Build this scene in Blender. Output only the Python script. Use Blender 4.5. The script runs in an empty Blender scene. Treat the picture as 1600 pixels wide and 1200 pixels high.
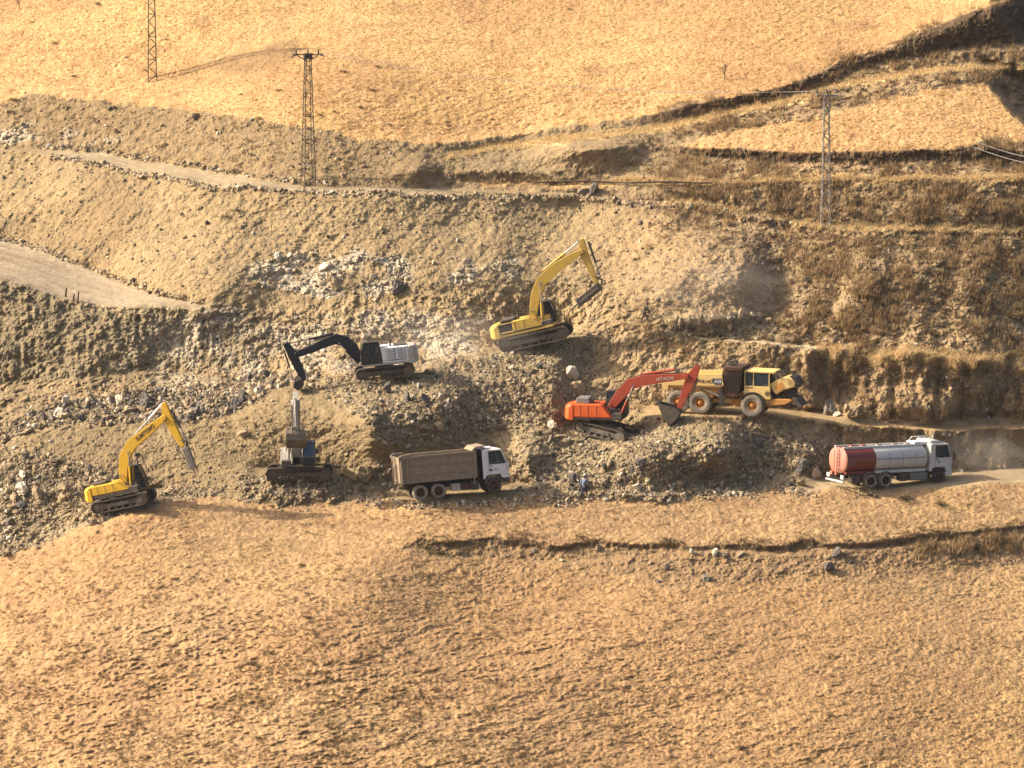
import bpy, math, random
import numpy as np
from mathutils import Vector, Matrix, Euler
R_ = math.radians
sc = bpy.context.scene
COL = sc.collection
rng = np.random.default_rng(11)
random.seed(5)

# ------------------------------------------------------------------ camera
D, H, PITCH = 350.0, 50.7, R_(7.0)
cam_d = bpy.data.cameras.new('camera')
cam = bpy.data.objects.new('camera', cam_d); COL.objects.link(cam)
cam.location = (0, -D, H); cam.rotation_euler = (math.pi/2 - PITCH, 0, 0)
cam_d.sensor_width = 36; cam_d.lens = 165; cam_d.clip_start = 1; cam_d.clip_end = 5000
sc.camera = cam
# ------------------------------------------------------------------ light
SUN_EL, SUN_AZ = 34.0, -1.0       # sun on the left (-X), a degree behind the slope's own line
s_dir = Vector((-math.cos(R_(SUN_AZ))*math.cos(R_(SUN_EL)), -math.sin(R_(SUN_AZ))*math.cos(R_(SUN_EL)), math.sin(R_(SUN_EL))))
sl = bpy.data.lights.new('sun', 'SUN'); sl.energy = 4.6; sl.angle = R_(0.5); sl.color = (1.0, 0.92, 0.79)
so = bpy.data.objects.new('sun', sl); COL.objects.link(so); so.location = (-120, -40, 120)
so.rotation_euler = s_dir.to_track_quat('Z', 'Y').to_euler()
w = bpy.data.worlds.new('World'); sc.world = w; w.use_nodes = True
nt = w.node_tree; nt.nodes.clear()
sky = nt.nodes.new('ShaderNodeTexSky'); sky.sky_type = 'NISHITA'; sky.sun_disc = False
sky.sun_elevation = R_(SUN_EL); sky.sun_rotation = math.atan2(s_dir.x, s_dir.y)
sky.dust_density = 5.0; sky.air_density = .75; sky.ozone_density = .6
bg = nt.nodes.new('ShaderNodeBackground'); bg.inputs[1].default_value = 0.145
wo = nt.nodes.new('ShaderNodeOutputWorld')
nt.links.new(sky.outputs[0], bg.inputs[0]); nt.links.new(bg.outputs[0], wo.inputs[0])
sc.view_settings.view_transform = 'Standard'; sc.view_settings.look = 'None'
sc.view_settings.exposure = .97; sc.view_settings.gamma = 1.0
sc.render.engine = 'CYCLES'
sc.cycles.max_bounces = 4; sc.cycles.diffuse_bounces = 3

# ------------------------------------------------------------------ helpers
def ip(xs_ys, u):
    xs = [p[0] for p in xs_ys]; ys = [p[1] for p in xs_ys]
    return np.interp(u, xs, ys)
def sst(x):
    x = np.clip(x, 0, 1); return x*x*(3-2*x)
def _h(ix, iy, iz, seed):
    h = (ix*np.uint32(374761393) + iy*np.uint32(668265263) + iz*np.uint32(2147483647 & 0x5bd1e995) + np.uint32(seed*7919+13))
    h ^= h >> np.uint32(13); h *= np.uint32(1274126177); h ^= h >> np.uint32(16)
    h *= np.uint32(2246822519); h ^= h >> np.uint32(13)
    return (h & np.uint32(0xffff)).astype(np.float32)/np.float32(32767.5) - 1
def vnoise(x, y, z, seed=0):
    x = np.asarray(x, np.float32); y = np.asarray(y, np.float32); z = np.asarray(z, np.float32)
    x, y, z = np.broadcast_arrays(x, y, z)
    fx, fy, fz = np.floor(x), np.floor(y), np.floor(z)
    ix = fx.astype(np.int32).astype(np.uint32); iy = fy.astype(np.int32).astype(np.uint32); iz = fz.astype(np.int32).astype(np.uint32)
    tx, ty, tz = x-fx, y-fy, z-fz
    tx = tx*tx*(3-2*tx); ty = ty*ty*(3-2*ty); tz = tz*tz*(3-2*tz)
    one = np.uint32(1); out = 0
    for a in (0, 1):
        for b in (0, 1):
            for c in (0, 1):
                wgt = (tx if a else 1-tx)*(ty if b else 1-ty)*(tz if c else 1-tz)
                out = out + wgt*_h(ix+one*np.uint32(a), iy+one*np.uint32(b), iz+one*np.uint32(c), seed)
    return out
def fbm(x, y, z, octs, seed=0, gain=0.5, lac=2.03):
    s = 0; a = 1.0; f = 1.0
    for o in range(octs):
        s = s + a*vnoise(x*f, y*f, z*f, seed+o); a *= gain; f *= lac
    return s
def ridged(x, y, z, octs, seed=0):
    s = 0; a = 1.0; f = 1.0
    for o in range(octs):
        s = s + a*(1-2*np.abs(vnoise(x*f, y*f, z*f, seed+o))); a *= .5; f *= 2.03
    return s
def lin(c):
    c = np.array(c, float)/255.0
    return np.where(c <= .04045, c/12.92, ((c+.055)/1.055)**2.4)

# ------------------------------------------------------------------ terrain: one sheet over the whole hillside
FPX = 1600*165/36.0
cp, sp_ = math.cos(PITCH), math.sin(PITCH)
def ray(u, v):
    dy = FPX*cp + (600-v)*sp_; dz = -FPX*sp_ + (600-v)*cp
    return (u-800)/dy, dz/dy
def axis(a, b, step, lo, hi, n, p=1.7):
    core = np.arange(a, b+.01, step)
    l = a - (a-lo)*(np.arange(1, n+1)/n)**p; r = b + (hi-b)*(np.arange(1, n+1)/n)**p
    return np.concatenate([l[::-1], core, r])
UA = axis(-20, 1620, 1.3, -900, 2500, 60)
VA = axis(-15, 1215, 1.2, -900, 1900, 60)
U, V = np.meshgrid(UA, VA)                    # rows: v from top to bottom
U = U.astype(np.float32); V = V.astype(np.float32)
warp = 7*vnoise(U/55, V/40, 0, 3) + 4*vnoise(U/20, V/16, 0, 4) + 2*vnoise(U/8, V/7, 0, 5)
Vw = V + warp
Vs = V + warp*0.25
def band(top, bot, s=4, u0=-1e5, u1=1e5, su=25, VV=None):
    """soft mask between the line top(u) and the line bot(u)"""
    VV = Vw if VV is None else VV
    t = ip(top, U) if not np.isscalar(top) else top
    b = ip(bot, U) if not np.isscalar(bot) else bot
    m = sst((VV-t)/s+.5)*sst((b-VV)/s+.5)
    return m*sst((U-u0)/su+.5)*sst((u1-U)/su+.5)
def mix(A, val, m):
    return A*(1-m) + val*m
def off(line, d):
    return [(x, y+d) for x, y in line]

# lines on the hillside
GRASS_LOW = [(0,152),(100,154),(220,161),(330,176),(420,190),(500,208),(560,218),(640,223),(700,224),(760,216),(850,202),(940,191),(1000,183),(1100,161),(1200,141),(1280,117),(1310,98),(1380,82),(1440,52),(1480,30),(1530,12),(1600,-15),(1700,-40)]
TRAIL = [(640,262),(690,244),(760,230),(850,216),(1000,201),(1100,182),(1200,158),(1300,132),(1450,106),(1600,100)]
ROAD_T = [(-900,225),(40,232),(120,236),(300,262),(400,281),(500,290),(700,294),(900,301),(1000,314),(1100,318),(1200,339),(1290,350),(1600,357),(2500,362)]
ROAD_B = [(-900,228),(40,236),(120,250),(200,268),(330,291),(440,296),(700,306),(900,307),(1000,319),(1100,323),(1200,344),(1290,356),(1600,363),(2500,368)]
LR_T = [(-900,330),(0,374),(60,388),(150,422),(240,458),(345,482)]
LR_B = [(-900,400),(0,432),(60,455),(110,470),(200,478),(345,484)]
LEDGE = [(1040,520),(1090,524),(1200,533),(1270,541),(1400,548),(1600,560),(2500,600)]
BENCH = [(900,640),(1000,650),(1100,651),(1200,653),(1290,661),(1440,673),(1600,670),(2500,668)]
LOW = [(-900,1060),(-100,905),(0,872),(60,855),(110,835),(170,812),(250,788),(330,777),(380,784),(430,786),(560,785),(620,786),(660,783),(780,771),(1000,774),(1290,765),(1450,763),(1600,753),(2500,748)]
SC1 = [(600,862),(660,845),(760,838),(850,850),(1000,846),(1100,850),(1200,852),(1400,843),(1450,835),(1600,821),(2500,800)]
SC2 = [(600,866),(660,868),(760,872),(900,876),(1000,868),(1100,858),(1200,863),(1400,853),(1450,846),(1600,834),(2500,812)]

th = np.full(U.shape, 27.0, np.float32)
def T(val, m):
    global th
    th = mix(th, val, m)
T(25, band(-2000, GRASS_LOW))
T(40, band(GRASS_LOW, ROAD_T, 6, u1=720, su=80))
T(84, band(off(GRASS_LOW,0), off(GRASS_LOW,12), 4, u0=685, u1=960, su=60, VV=Vs))
T(85, band(off(GRASS_LOW,0), off(GRASS_LOW,17), 4, u0=1010, u1=1310, su=40, VV=Vs))
T(86, band(off(GRASS_LOW,2), [(1290,120),(1370,100),(1400,96),(1450,84),(1500,73),(1600,66),(2500,40)], 5, u0=1335, su=40, VV=Vs))
T(50, band([(1400,104),(1500,84),(1600,80)], [(1400,108),(1500,100),(1600,96)], 5, u0=1400, VV=Vs))
T(8, band(TRAIL, off(TRAIL,8), 4, u0=690, su=70, VV=Vs))
T(84, band([(850,240),(900,238),(1000,230)], [(850,256),(900,266),(1000,262)], 6, u0=865, u1=990, su=40))
T(85, band([(1060,228),(1200,236),(1300,238),(1500,233),(1600,238),(2500,240)], [(1060,240),(1200,252),(1300,254),(1500,252),(1600,256),(2500,258)], 5, u0=1060, VV=Vs))
T(84, band([(700,276),(800,270),(930,268),(1000,276)], [(700,286),(930,284),(1000,286)], 4, u0=700, u1=935, su=15))
T(8, band([(700,285),(1000,286),(1300,280),(1600,272),(2500,270)], [(700,288),(1000,290),(1300,284),(1600,278),(2500,276)], 3, u0=720, VV=Vs))
T(46, band([(700,290),(1000,291),(1300,286),(1600,280),(2500,278)], ROAD_T, 4, u0=720))
T(84, band(off(ROAD_T,-14), ROAD_T, 4, u0=1000, u1=1200, su=40))
T(84, band(off(ROAD_T,-18), off(ROAD_T,-4), 4, u0=1420))
T(9, band(ROAD_T, ROAD_B, 3, VV=Vs))
T(41, band(ROAD_B, LEDGE, 5, u0=1180, su=100))
T(39, band(ROAD_B, [(-900,470),(300,480),(400,475),(1100,520)], 5, u1=1200, su=60))
T(46, band([(300,455),(560,440),(900,440),(1100,470)], [(300,600),(560,590),(900,560),(1100,520)], 12, u0=300, u1=1090, su=60))
T(9, band(LR_T, LR_B, 4, u1=335, su=10, VV=Vs))
T(52, band(LR_B, [(-900,640),(0,600),(200,580),(400,570)], 5, u1=420, su=60))
T(16, band([(-900,690),(0,680),(60,655),(200,625),(300,615),(420,592),(500,588)], [(-900,720),(0,700),(100,668),(270,655),(370,643),(450,604),(500,596)], 6, u1=500))
T(36, band([(-900,720),(0,700),(100,668),(270,655),(370,643),(450,604),(560,596)], LOW, 6, u1=760, su=80))
T(3, band(LEDGE, off(LEDGE,4), 3, u0=1085, u1=1330, su=20, VV=Vs))
T(14, band(LEDGE, off(LEDGE,12), 5, u0=1320, su=60))
T(56, band(off(LEDGE,8), off(BENCH,-17), 6, u0=960, su=60)); T(84, band(off(BENCH,-58), off(BENCH,-8), 10, u0=1360, su=60)); T(80, band(off(LEDGE,12), off(LEDGE,26), 8, u0=1380, su=60)*.7)
T(50, band(off(BENCH,0), off(LOW,-20), 5, u0=960, u1=1290, su=20))
T(86, band(off(BENCH,2), off(LOW,-24), 4, u0=1290, su=20))
T(3, band(off(BENCH,-17), BENCH, 3, u0=985, u1=1320, su=50, VV=Vs)); T(3, band(off(BENCH,-7), BENCH, 3, u0=1310, su=50, VV=Vs))
T(4, band(off(LOW,-17), LOW, 3, u0=600, u1=850, su=30, VV=Vs)); T(4, band(off(LOW,-6), LOW, 3, u0=840, u1=1240, su=30, VV=Vs))
T(3, band(off(LOW,-23), LOW, 3, u0=1260, su=30, VV=Vs))
# working pads under the machines
T(4, band([(380,726),(560,730)], [(380,744),(560,746)], 4, u0=388, u1=560, su=20, VV=V))
T(5, band([(130,788),(250,760)], [(130,806),(250,780)], 4, u0=128, u1=262, su=14, VV=V))
T(6, band([(860,655),(960,672),(1040,668)], [(860,680),(960,698),(1040,690)], 4, u0=872, u1=1040, su=20, VV=V))
T(5, band([(765,538),(900,505)], [(765,558),(900,526)], 4, u0=770, u1=905, su=20, VV=V))
T(5, band([(530,573),(660,568)], [(530,592),(660,586)], 4, u0=545, u1=665, su=20, VV=V))
# foreground
T(23, band(LOW, 3000, 5))
T(45, band(SC1, SC2, 5, u0=650, su=60)); T(84, band(SC1, off(SC1,9), 4, u0=650, su=60))
T(8, band(SC2, off(SC2,5), 4, u0=600, su=60, VV=Vs))
T(33, band(off(SC2,4), off(SC2,50), 15, u0=620, su=100))
T(27, band(990, 3000, 60))

rx, te = ray(U, V)
tan_th = np.tan(np.radians(th))
g = 1.0/(tan_th - te)
j0 = int(np.argmin(np.abs(VA-770)))
lnR = np.zeros(te.shape, np.float64)
def blur_row(r, sg):
    k = int(3*sg); x_ = np.arange(-k, k+1); ker = np.exp(-.5*(x_/sg)**2); ker /= ker.sum()
    return np.convolve(np.pad(r, k, mode='edge'), ker, 'valid')
for i in range(j0-1, -1, -1):                    # upwards from the lower road, row by row
    lnR[i] = blur_row(lnR[i+1], 8.0) + (te[i]-te[i+1])*.5*(g[i]+g[i+1])
for i in range(j0+1, te.shape[0]):               # and downwards
    lnR[i] = blur_row(lnR[i-1], 8.0) - (te[i-1]-te[i])*.5*(g[i]+g[i-1])
R0 = D + np.where(UA < 700, 6.0, 2.2)*((UA-700)/800)**2
RR = R0[None, :]*np.exp(lnR)

def bump(u0, v0, sl_, sr, su_, sd, amp, p=2.0):
    du = np.where(U < u0, (u0-U)/sl_, (U-u0)/sr); dv = np.where(V < v0, (v0-V)/su_, (V-v0)/sd)
    return -amp*np.exp(-(du**2+dv**2)**(p/2))
rel = 0
rel = rel + bump(640,640,130,130,60,50,2.6)
rel = rel + bump(700,610,60,90,40,60,1.6,1.3)
rel = rel + bump(860,590,110,36,50,70,3.6)
rel = rel + bump(825,712,48,26,38,36,3.2,1.5)
rel = rel + bump(470,640,170,90,55,70,2.6,1.5)
rel = rel + bump(585,690,30,45,40,36,2.2,1.3)
rel = rel + bump(1150,425,130,42,62,55,3.4,2.2)
rel = rel + bump(1118,497,60,45,12,14,1.8,1.4)
rel = rel + bump(1128,700,80,30,34,40,3.4,1.8)
rel = rel + bump(1010,720,60,50,36,36,1.8,1.5)
rel = rel + bump(1255,720,26,45,42,40,1.8,1.4)
rel = rel + bump(575,655,50,26,34,40,1.8,1.5) + bump(700,650,60,30,36,34,1.4,1.5)
rel = rel + bump(120,760,120,120,60,60,1.5)
rel = rel + bump(1420,640,50,40,26,20,1.6,1.6)
rel = rel + bump(1330,646,22,26,10,12,1.1,1.6)
rel = rel + bump(900,230,60,60,12,16,1.5,1.6)
rel = rel + bump(650,268,40,26,22,16,1.6,1.5)
# gullies and spurs of the right-hand slope, ravines top right
gul = band(ROAD_B, off(BENCH,-17), 20, u0=1215, su=60)
rel = rel + gul*(.55*vnoise(U/70+V/160, V/260, 0, 21) + .3*vnoise(U/24+V/70, V/90, 0, 22))
rav = band(104, [(1500,104),(1530,112),(1600,190),(2500,900)], 26, u0=1528, su=30)
rel = rel + rav*np.clip(U-1525+8*vnoise(U/18, V/18, 0, 42), 0, 120)*0.075
rav2 = band(-2000, [(1540,-20),(1548,5),(1600,64),(2500,700)], 26, u0=1550, su=30)
rel = rel + rav2*np.clip(U-1545+10*vnoise(U/20, V/20, 0, 41), 0, 140)*0.07
face = band(LR_B, [(-900,640),(0,600),(200,580),(400,570)], 8, u1=420, su=60)
rel = rel + face*(0.12*vnoise(U/26, V/110, 0, 23) + .11*vnoise(U/6, V/50, 0, 24))
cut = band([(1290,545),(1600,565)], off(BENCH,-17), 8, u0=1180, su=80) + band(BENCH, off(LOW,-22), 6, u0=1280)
rel = rel + cut*(.8*vnoise(U/30, V/50, 0, 25) + .4*vnoise(U/9, V/26, 0, 26))
big = band(ROAD_B, LOW, 30)
rel = rel + big*(1.2*vnoise(U/150, V/110, 0, 31) + .35*vnoise(U/60, V/50, 0, 32))
rel = rel + band(LOW, 3000, 30)*(1.2*vnoise(U/260, V/160, 0, 33)) + band(-2000, GRASS_LOW, 30)*(1.6*vnoise(U/240, V/120, 0, 34))

flat = np.clip(band(ROAD_T, ROAD_B, 8, VV=Vs)*sst((700-U)/60) + band(LR_T, LR_B, 6, u1=335, VV=Vs) + band(off(BENCH,-16), BENCH, 5, u0=1000, VV=Vs) + band(off(LOW,-22), off(LOW,1), 5, u0=1250, VV=Vs) + band(off(LOW,-16), off(LOW,-2), 5, u0=620, u1=800, VV=Vs)
    + band([(380,728),(560,732)], [(380,746),(560,748)], 5, u0=395, u1=550, VV=V), 0, 1)
rel = rel*(1-.35*flat)

X = rx*RR; Y = RR - D; Z = H + te*RR
# ---- what the ground is made of, as soft masks
rock_d = np.clip(band([(430,600),(500,590),(640,570),(780,556),(920,530)], [(430,600),(560,640),(600,700),(700,700),(780,668),(880,660),(920,600)], 14, u0=470, u1=925, su=25)
    + band([(980,668),(1100,672),(1290,690)], off(LOW,3), 8, u0=800, u1=1290, su=30)
    + band([(-900,700),(0,700),(130,715),(200,745),(330,765)], off(LOW,0), 10, u1=330, su=60)
    + band([(-900,690),(0,665),(60,640),(200,612),(300,606),(420,586),(500,580)], [(-900,720),(0,690),(100,664),(270,655),(370,643),(450,604),(500,596)], 6, u1=505)
    + band([(500,735),(620,730)], [(500,752),(620,775)], 6, u0=500, u1=640)*.8 + band(742, off(LOW,-2), 6, u0=372, u1=560)*.75
    + band(490, 524, 6, u0=1040, u1=1215)*.8, 0, 1)
white = np.clip(band([(380,425),(440,398),(560,390),(640,400)], [(380,450),(560,462),(640,450)], 9, u0=392, u1=640)
    + band([(700,405),(800,410)], [(700,440),(800,440)], 8, u0=700, u1=810)
    + band([(-900,560),(0,560),(250,500),(420,480),(600,480),(760,500)], [(-900,640),(0,620),(200,612),(420,588),(540,580),(700,560),(780,545)], 16, u0=230, u1=800, su=160)*.75
    + band([(100,205),(190,198)], [(100,232),(190,230)], 6, u0=100, u1=190)*.9 + band(198, 222, 6, u1=62)*.8, 0, 1)
wn = fbm(X*.55, Y*.55, Z*.55, 3, 50)
white = white*sst(wn*1.1+.7)
amp = np.full(U.shape, .24, np.float32)
grass_up = band(-2000, GRASS_LOW, 5)
field = band([(1060,227),(1090,214),(1150,205),(1300,176),(1400,150),(1480,134),(1545,134),(1600,190),(2500,600)], [(1060,228),(1200,236),(1300,238),(1500,233),(1540,215),(1600,225),(2500,240)], 8, u0=1060)
grass_low = band(LOW, 3000, 6)
olive = band(off(SC1,2), off(SC2,3), 5, u0=640)+band(off(SC2,3), [(600,880),(900,885),(1000,905),(1080,922),(1200,905),(1400,880),(1600,888)], 8, u0=900, su=150)
olive = np.clip(olive, 0, 1)
mound_ = band([(0,700),(100,668),(270,655),(370,643),(450,604),(560,596)], off(LOW,-8), 8, u1=700)
tf_ = band(GRASS_LOW, [(0,372),(150,420),(340,480),(700,455),(1100,470)], 10, u1=1100, su=60)
amp = mix(amp, .105, tf_*.9); amp = mix(amp, .12, mound_*.9); amp = mix(amp, .045, grass_up); amp = mix(amp, .07, field); amp = mix(amp, .05, grass_low); amp = mix(amp, .12, olive)
amp = mix(amp, .26, np.clip(rock_d+white, 0, 1)); amp = mix(amp, .06, flat)
rel = rel + amp*.7*(fbm(X*.45, Y*.45, Z*.45, 2, 60))
rel = rel + amp*.9*(fbm(X*1.9, Y*1.9, Z*1.9, 4, 64, .62))
rg = ridged(X*.9+Z*.4, Y*.9, Z*.7, 3, 70)
rel = rel - amp*.35*rg*np.clip(1-grass_up-grass_low-field, 0, 1)
# diagonal erosion runnels on the big earth face
run = band(ROAD_B, [(-900,330),(0,372),(150,420),(340,480),(700,470),(1100,500)], 20, u1=1100, su=60)
rel = rel + run*(.05*vnoise((U+V*.9)/7, (U-V)/70, 0, 75) + .07*vnoise((U+V*.9)/26, (U-V)/120, 0, 76))
# terracettes: shallow cattle tracks across the lower grass
ter = .45*band(off(LOW,20), 3000, 40)
q = (V+U*.12)
rel = rel + ter*(.30*np.clip(fbm((U*.9)/34, q/9.5, 0, 3, 80), -.4, 1)*sst((V-800)/250)*sst((1500-U)/600+.35))
q2 = V+U*.16
st1 = np.clip(vnoise(U/8.5, q2/3.6, 0, 84)*1.5-.2, 0, 1)+.45*np.clip(vnoise(U/17, q2/6, 0, 85)*1.6-.45, 0, 1)
rel = rel - ter*.34*st1*1.25*(.5+.5*sst(fbm(X*.2, Y*.2, Z*.2, 2, 86)+.5))*sst((V-790)/260)*(.35+.65*sst((1350-U)/900)) - grass_up*.05*st1
grass_r = fbm(X*3.2, Y*3.2, Z*3.2, 2, 90)
rel = rel + (grass_up*.05+field*.06+grass_low*.05)*grass_r + (grass_up*.02+grass_low*.045)*fbm(X*5.5, Y*5.5, Z*5.5, 1, 92)
RR2 = RR + rel
X = rx*RR2; Y = RR2 - D; Z = H + te*RR2

# ---- base colour of the ground (dry grass, earth, broken rock, dirt road)
C = np.empty(U.shape+(3,), np.float32)
def CM(rgb, m):
    global C
    C = C*(1-m[..., None]) + lin(rgb).astype(np.float32)*m[..., None]
C[:] = lin((170,144,106))
n1 = fbm(X*.12, Y*.12, Z*.12, 3, 100); n2 = fbm(X*.8, Y*.8, Z*.8, 3, 104); n3 = fbm(X*3, Y*3, Z*3, 2, 108)
CM((198,168,122), sst(n1*.8+.4)*.7)
CM((158,136,100), sst(n2*.8+.1)*.5)
lefty = band(GRASS_LOW, [(-900,300),(0,372),(300,470),(700,470)], 10, u1=720, su=80)
CM((168,140,100), lefty*.85)
tanface = band(ROAD_B, [(0,372),(150,420),(340,480),(1100,540)], 10, u1=1100, su=60)
CM((192,163,118), tanface*.7*sst(n1+.8)); CM((166,144,106), tanface*sst(n2*1.2+.1)*.45)
mound = band([(0,700),(100,668),(270,655),(370,643),(450,604),(560,596)], off(LOW,-8), 8, u1=700)
CM((160,136,98), mound*.8)
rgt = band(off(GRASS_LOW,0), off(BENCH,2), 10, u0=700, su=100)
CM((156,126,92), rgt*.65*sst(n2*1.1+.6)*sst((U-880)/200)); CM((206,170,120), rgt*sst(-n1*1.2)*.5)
cl = band(off(LEDGE,6), off(BENCH,-16), 10, u0=960)
CM((196,164,118), cl*.7*sst(n2+.6))
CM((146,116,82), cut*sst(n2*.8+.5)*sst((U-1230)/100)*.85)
CM((160,140,106), face*.85); CM((128,114,88), face*sst(n2*1.3)*.6)
CM((178,156,118), rock_d*.8); CM((134,116,90), rock_d*sst(n2*1.3+.1)*.7); CM((176,148,106), rock_d*sst(n1*1.2)*.6)
CM((226,208,176), white*.9); CM((168,156,130), white*sst(n3*1.5)*.5)
gn = sst(n2*.9+.45)
for m, a, b, c in ((grass_up, (224,179,122), (208,163,110), (233,187,120)), (field, (224,179,122), (206,163,110), (234,190,128)), (grass_low, (200,162,114), (176,142,100), (210,168,112))):
    CM(a, m); CM(b, m*sst(n2*1.1+.2)*.8); CM(c, m*sst(n1*1.2)*.6); CM((176,140,98), m*sst(n3*1.2-.35)*.4)
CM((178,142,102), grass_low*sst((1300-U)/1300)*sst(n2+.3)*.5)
CM((150,118,74), grass_low*sst(.25-(n3+n2*.6))*.35)
CM((162,130,92), grass_low*sst(fbm(X*.9, Y*.9, Z*2.2, 3, 170)*1.5-.35)*.45); CM((150,124,84), grass_low*sst(fbm(X*.11, Y*.11, Z*.3, 2, 172)*1.4-.5)*.35)
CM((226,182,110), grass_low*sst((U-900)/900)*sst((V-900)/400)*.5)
pt = sst(fbm(X*.05+Z*.03, Y*.05, Z*.12, 3, 150)*1.1+.15)
CM((184,141,96), (grass_up+grass_low)*pt*.5); CM((233,188,118), grass_up*sst(-n1*1.3+.1)*.35)
CM((160,124,88), (grass_up+grass_low)*sst(fbm(X*.3, Y*.3, Z*.9, 3, 155)*1.4-.5)*.55)
thin = band([(250,125),(330,92),(430,68),(470,60)], [(250,122),(330,112),(440,106),(500,80)], 12, u0=270, u1=470)
CM((150,122,84), thin*.7)
CM((246,208,142), band(TRAIL, off(TRAIL,8), 5, u0=700)*.9)
CM((222,178,112), band([(700,284),(1000,285),(1300,278),(1600,270)], [(700,289),(1000,291),(1300,286),(1600,281)], 4, u0=720)*.7)
CM((250,222,172), band(off(ROAD_T,-2), off(ROAD_B,2), 3, u0=1040, VV=Vs)*.95)
CM((232,204,156), band(off(LEDGE,-1), off(LEDGE,4), 3, u0=1085, u1=1340, su=20, VV=Vs))
CM((232,194,136), band(off(LEDGE,-2), off(LEDGE,20), 8, u0=1300, su=60)*.85)
CM((164,132,94), olive*.85); CM((110,88,62), band(SC1, off(SC1,9), 4, u0=650)*.7)  # olive earth, then a dark soil strip that doubles as the scarp's shade
Vm = V+warp*.6
CM((200,176,136), band(ROAD_T, ROAD_B, 7, u0=60, u1=720, su=60, VV=Vm)*.9); CM((204,180,144), band(LR_T, LR_B, 9, u1=335, su=60, VV=Vm)*.95)
trk = sst(vnoise(U/90, (V-ip(LR_T, U))/5, 0, 120)*1.4-.1)
CM((176,150,114), band(LR_T, LR_B, 8, u1=335, VV=Vs)*trk*.8)
for ln_, l0, l1, n_ in ((LR_T, LR_B, 335, 5), (ROAD_T, ROAD_B, 700, 4)):
    for k_ in range(n_):
        f_ = (k_+.6)/n_; mid_ = [(x, (1-f_)*ip(ln_, x)+f_*ip(l0, x)) for x in range(-200, 720, 40)]
        CM((168,142,108), band(off(mid_,-1.2), off(mid_,1.2), 2, u1=l1, VV=V+warp*.25)*.5*sst(vnoise(U/60, k_*3.1, 0, 121)+.6))
CM((202,168,118), np.clip(band(off(BENCH,-17), off(BENCH,1), 3, u0=985, u1=1320, su=60, VV=Vs)+band(off(BENCH,-6), off(BENCH,1), 3, u0=1300, VV=Vs), 0, 1)*.9)
CM((204,176,134), band(off(LOW,-22), off(LOW,0), 4, u0=1250, VV=Vs)*.8); 
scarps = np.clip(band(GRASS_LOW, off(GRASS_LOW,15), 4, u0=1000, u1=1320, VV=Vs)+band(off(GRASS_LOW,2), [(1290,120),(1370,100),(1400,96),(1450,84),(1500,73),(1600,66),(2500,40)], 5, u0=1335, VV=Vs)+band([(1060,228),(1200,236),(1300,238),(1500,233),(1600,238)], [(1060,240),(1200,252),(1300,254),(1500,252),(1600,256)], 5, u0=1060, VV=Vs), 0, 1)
CM((104,82,60), scarps*.9)  # dark soil on the steep faces, its tone also standing in for their shadow
C *= (1-.10*band(GRASS_LOW, LOW, 6)*(1-field))[..., None]
C *= (1 + .16*n3[..., None] + .08*fbm(X*9, Y*9, Z*9, 1, 130)[..., None])
ALB = 0.60
C = np.clip(C*ALB, .01, .9)

def np_mesh(name, verts, faces, colors=None, mat=None, smooth=False):
    """verts (n,3), faces (m,k) -> one mesh"""
    me = bpy.data.meshes.new(name); n, m, k = len(verts), len(faces), faces.shape[1]
    me.vertices.add(n); me.vertices.foreach_set('co', np.ascontiguousarray(verts, np.float32).ravel())
    me.loops.add(m*k); me.loops.foreach_set('vertex_index', np.ascontiguousarray(faces, np.int32).ravel())
    me.polygons.add(m); me.polygons.foreach_set('loop_start', np.arange(0, m*k, k, dtype=np.int32))
    try: me.polygons.foreach_set('loop_total', np.full(m, k, np.int32))
    except Exception: pass
    me.polygons.foreach_set('use_smooth', np.full(m, smooth, bool))
    if colors is not None:
        a = me.color_attributes.new('tint', 'FLOAT_COLOR', 'POINT')
        c4 = np.ones((n, 4), np.float32); c4[:, :3] = colors; a.data.foreach_set('color', c4.ravel())
    me.update(calc_edges=True)
    if mat: me.materials.append(mat)
    o = bpy.data.objects.new(name, me); COL.objects.link(o); return o

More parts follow.
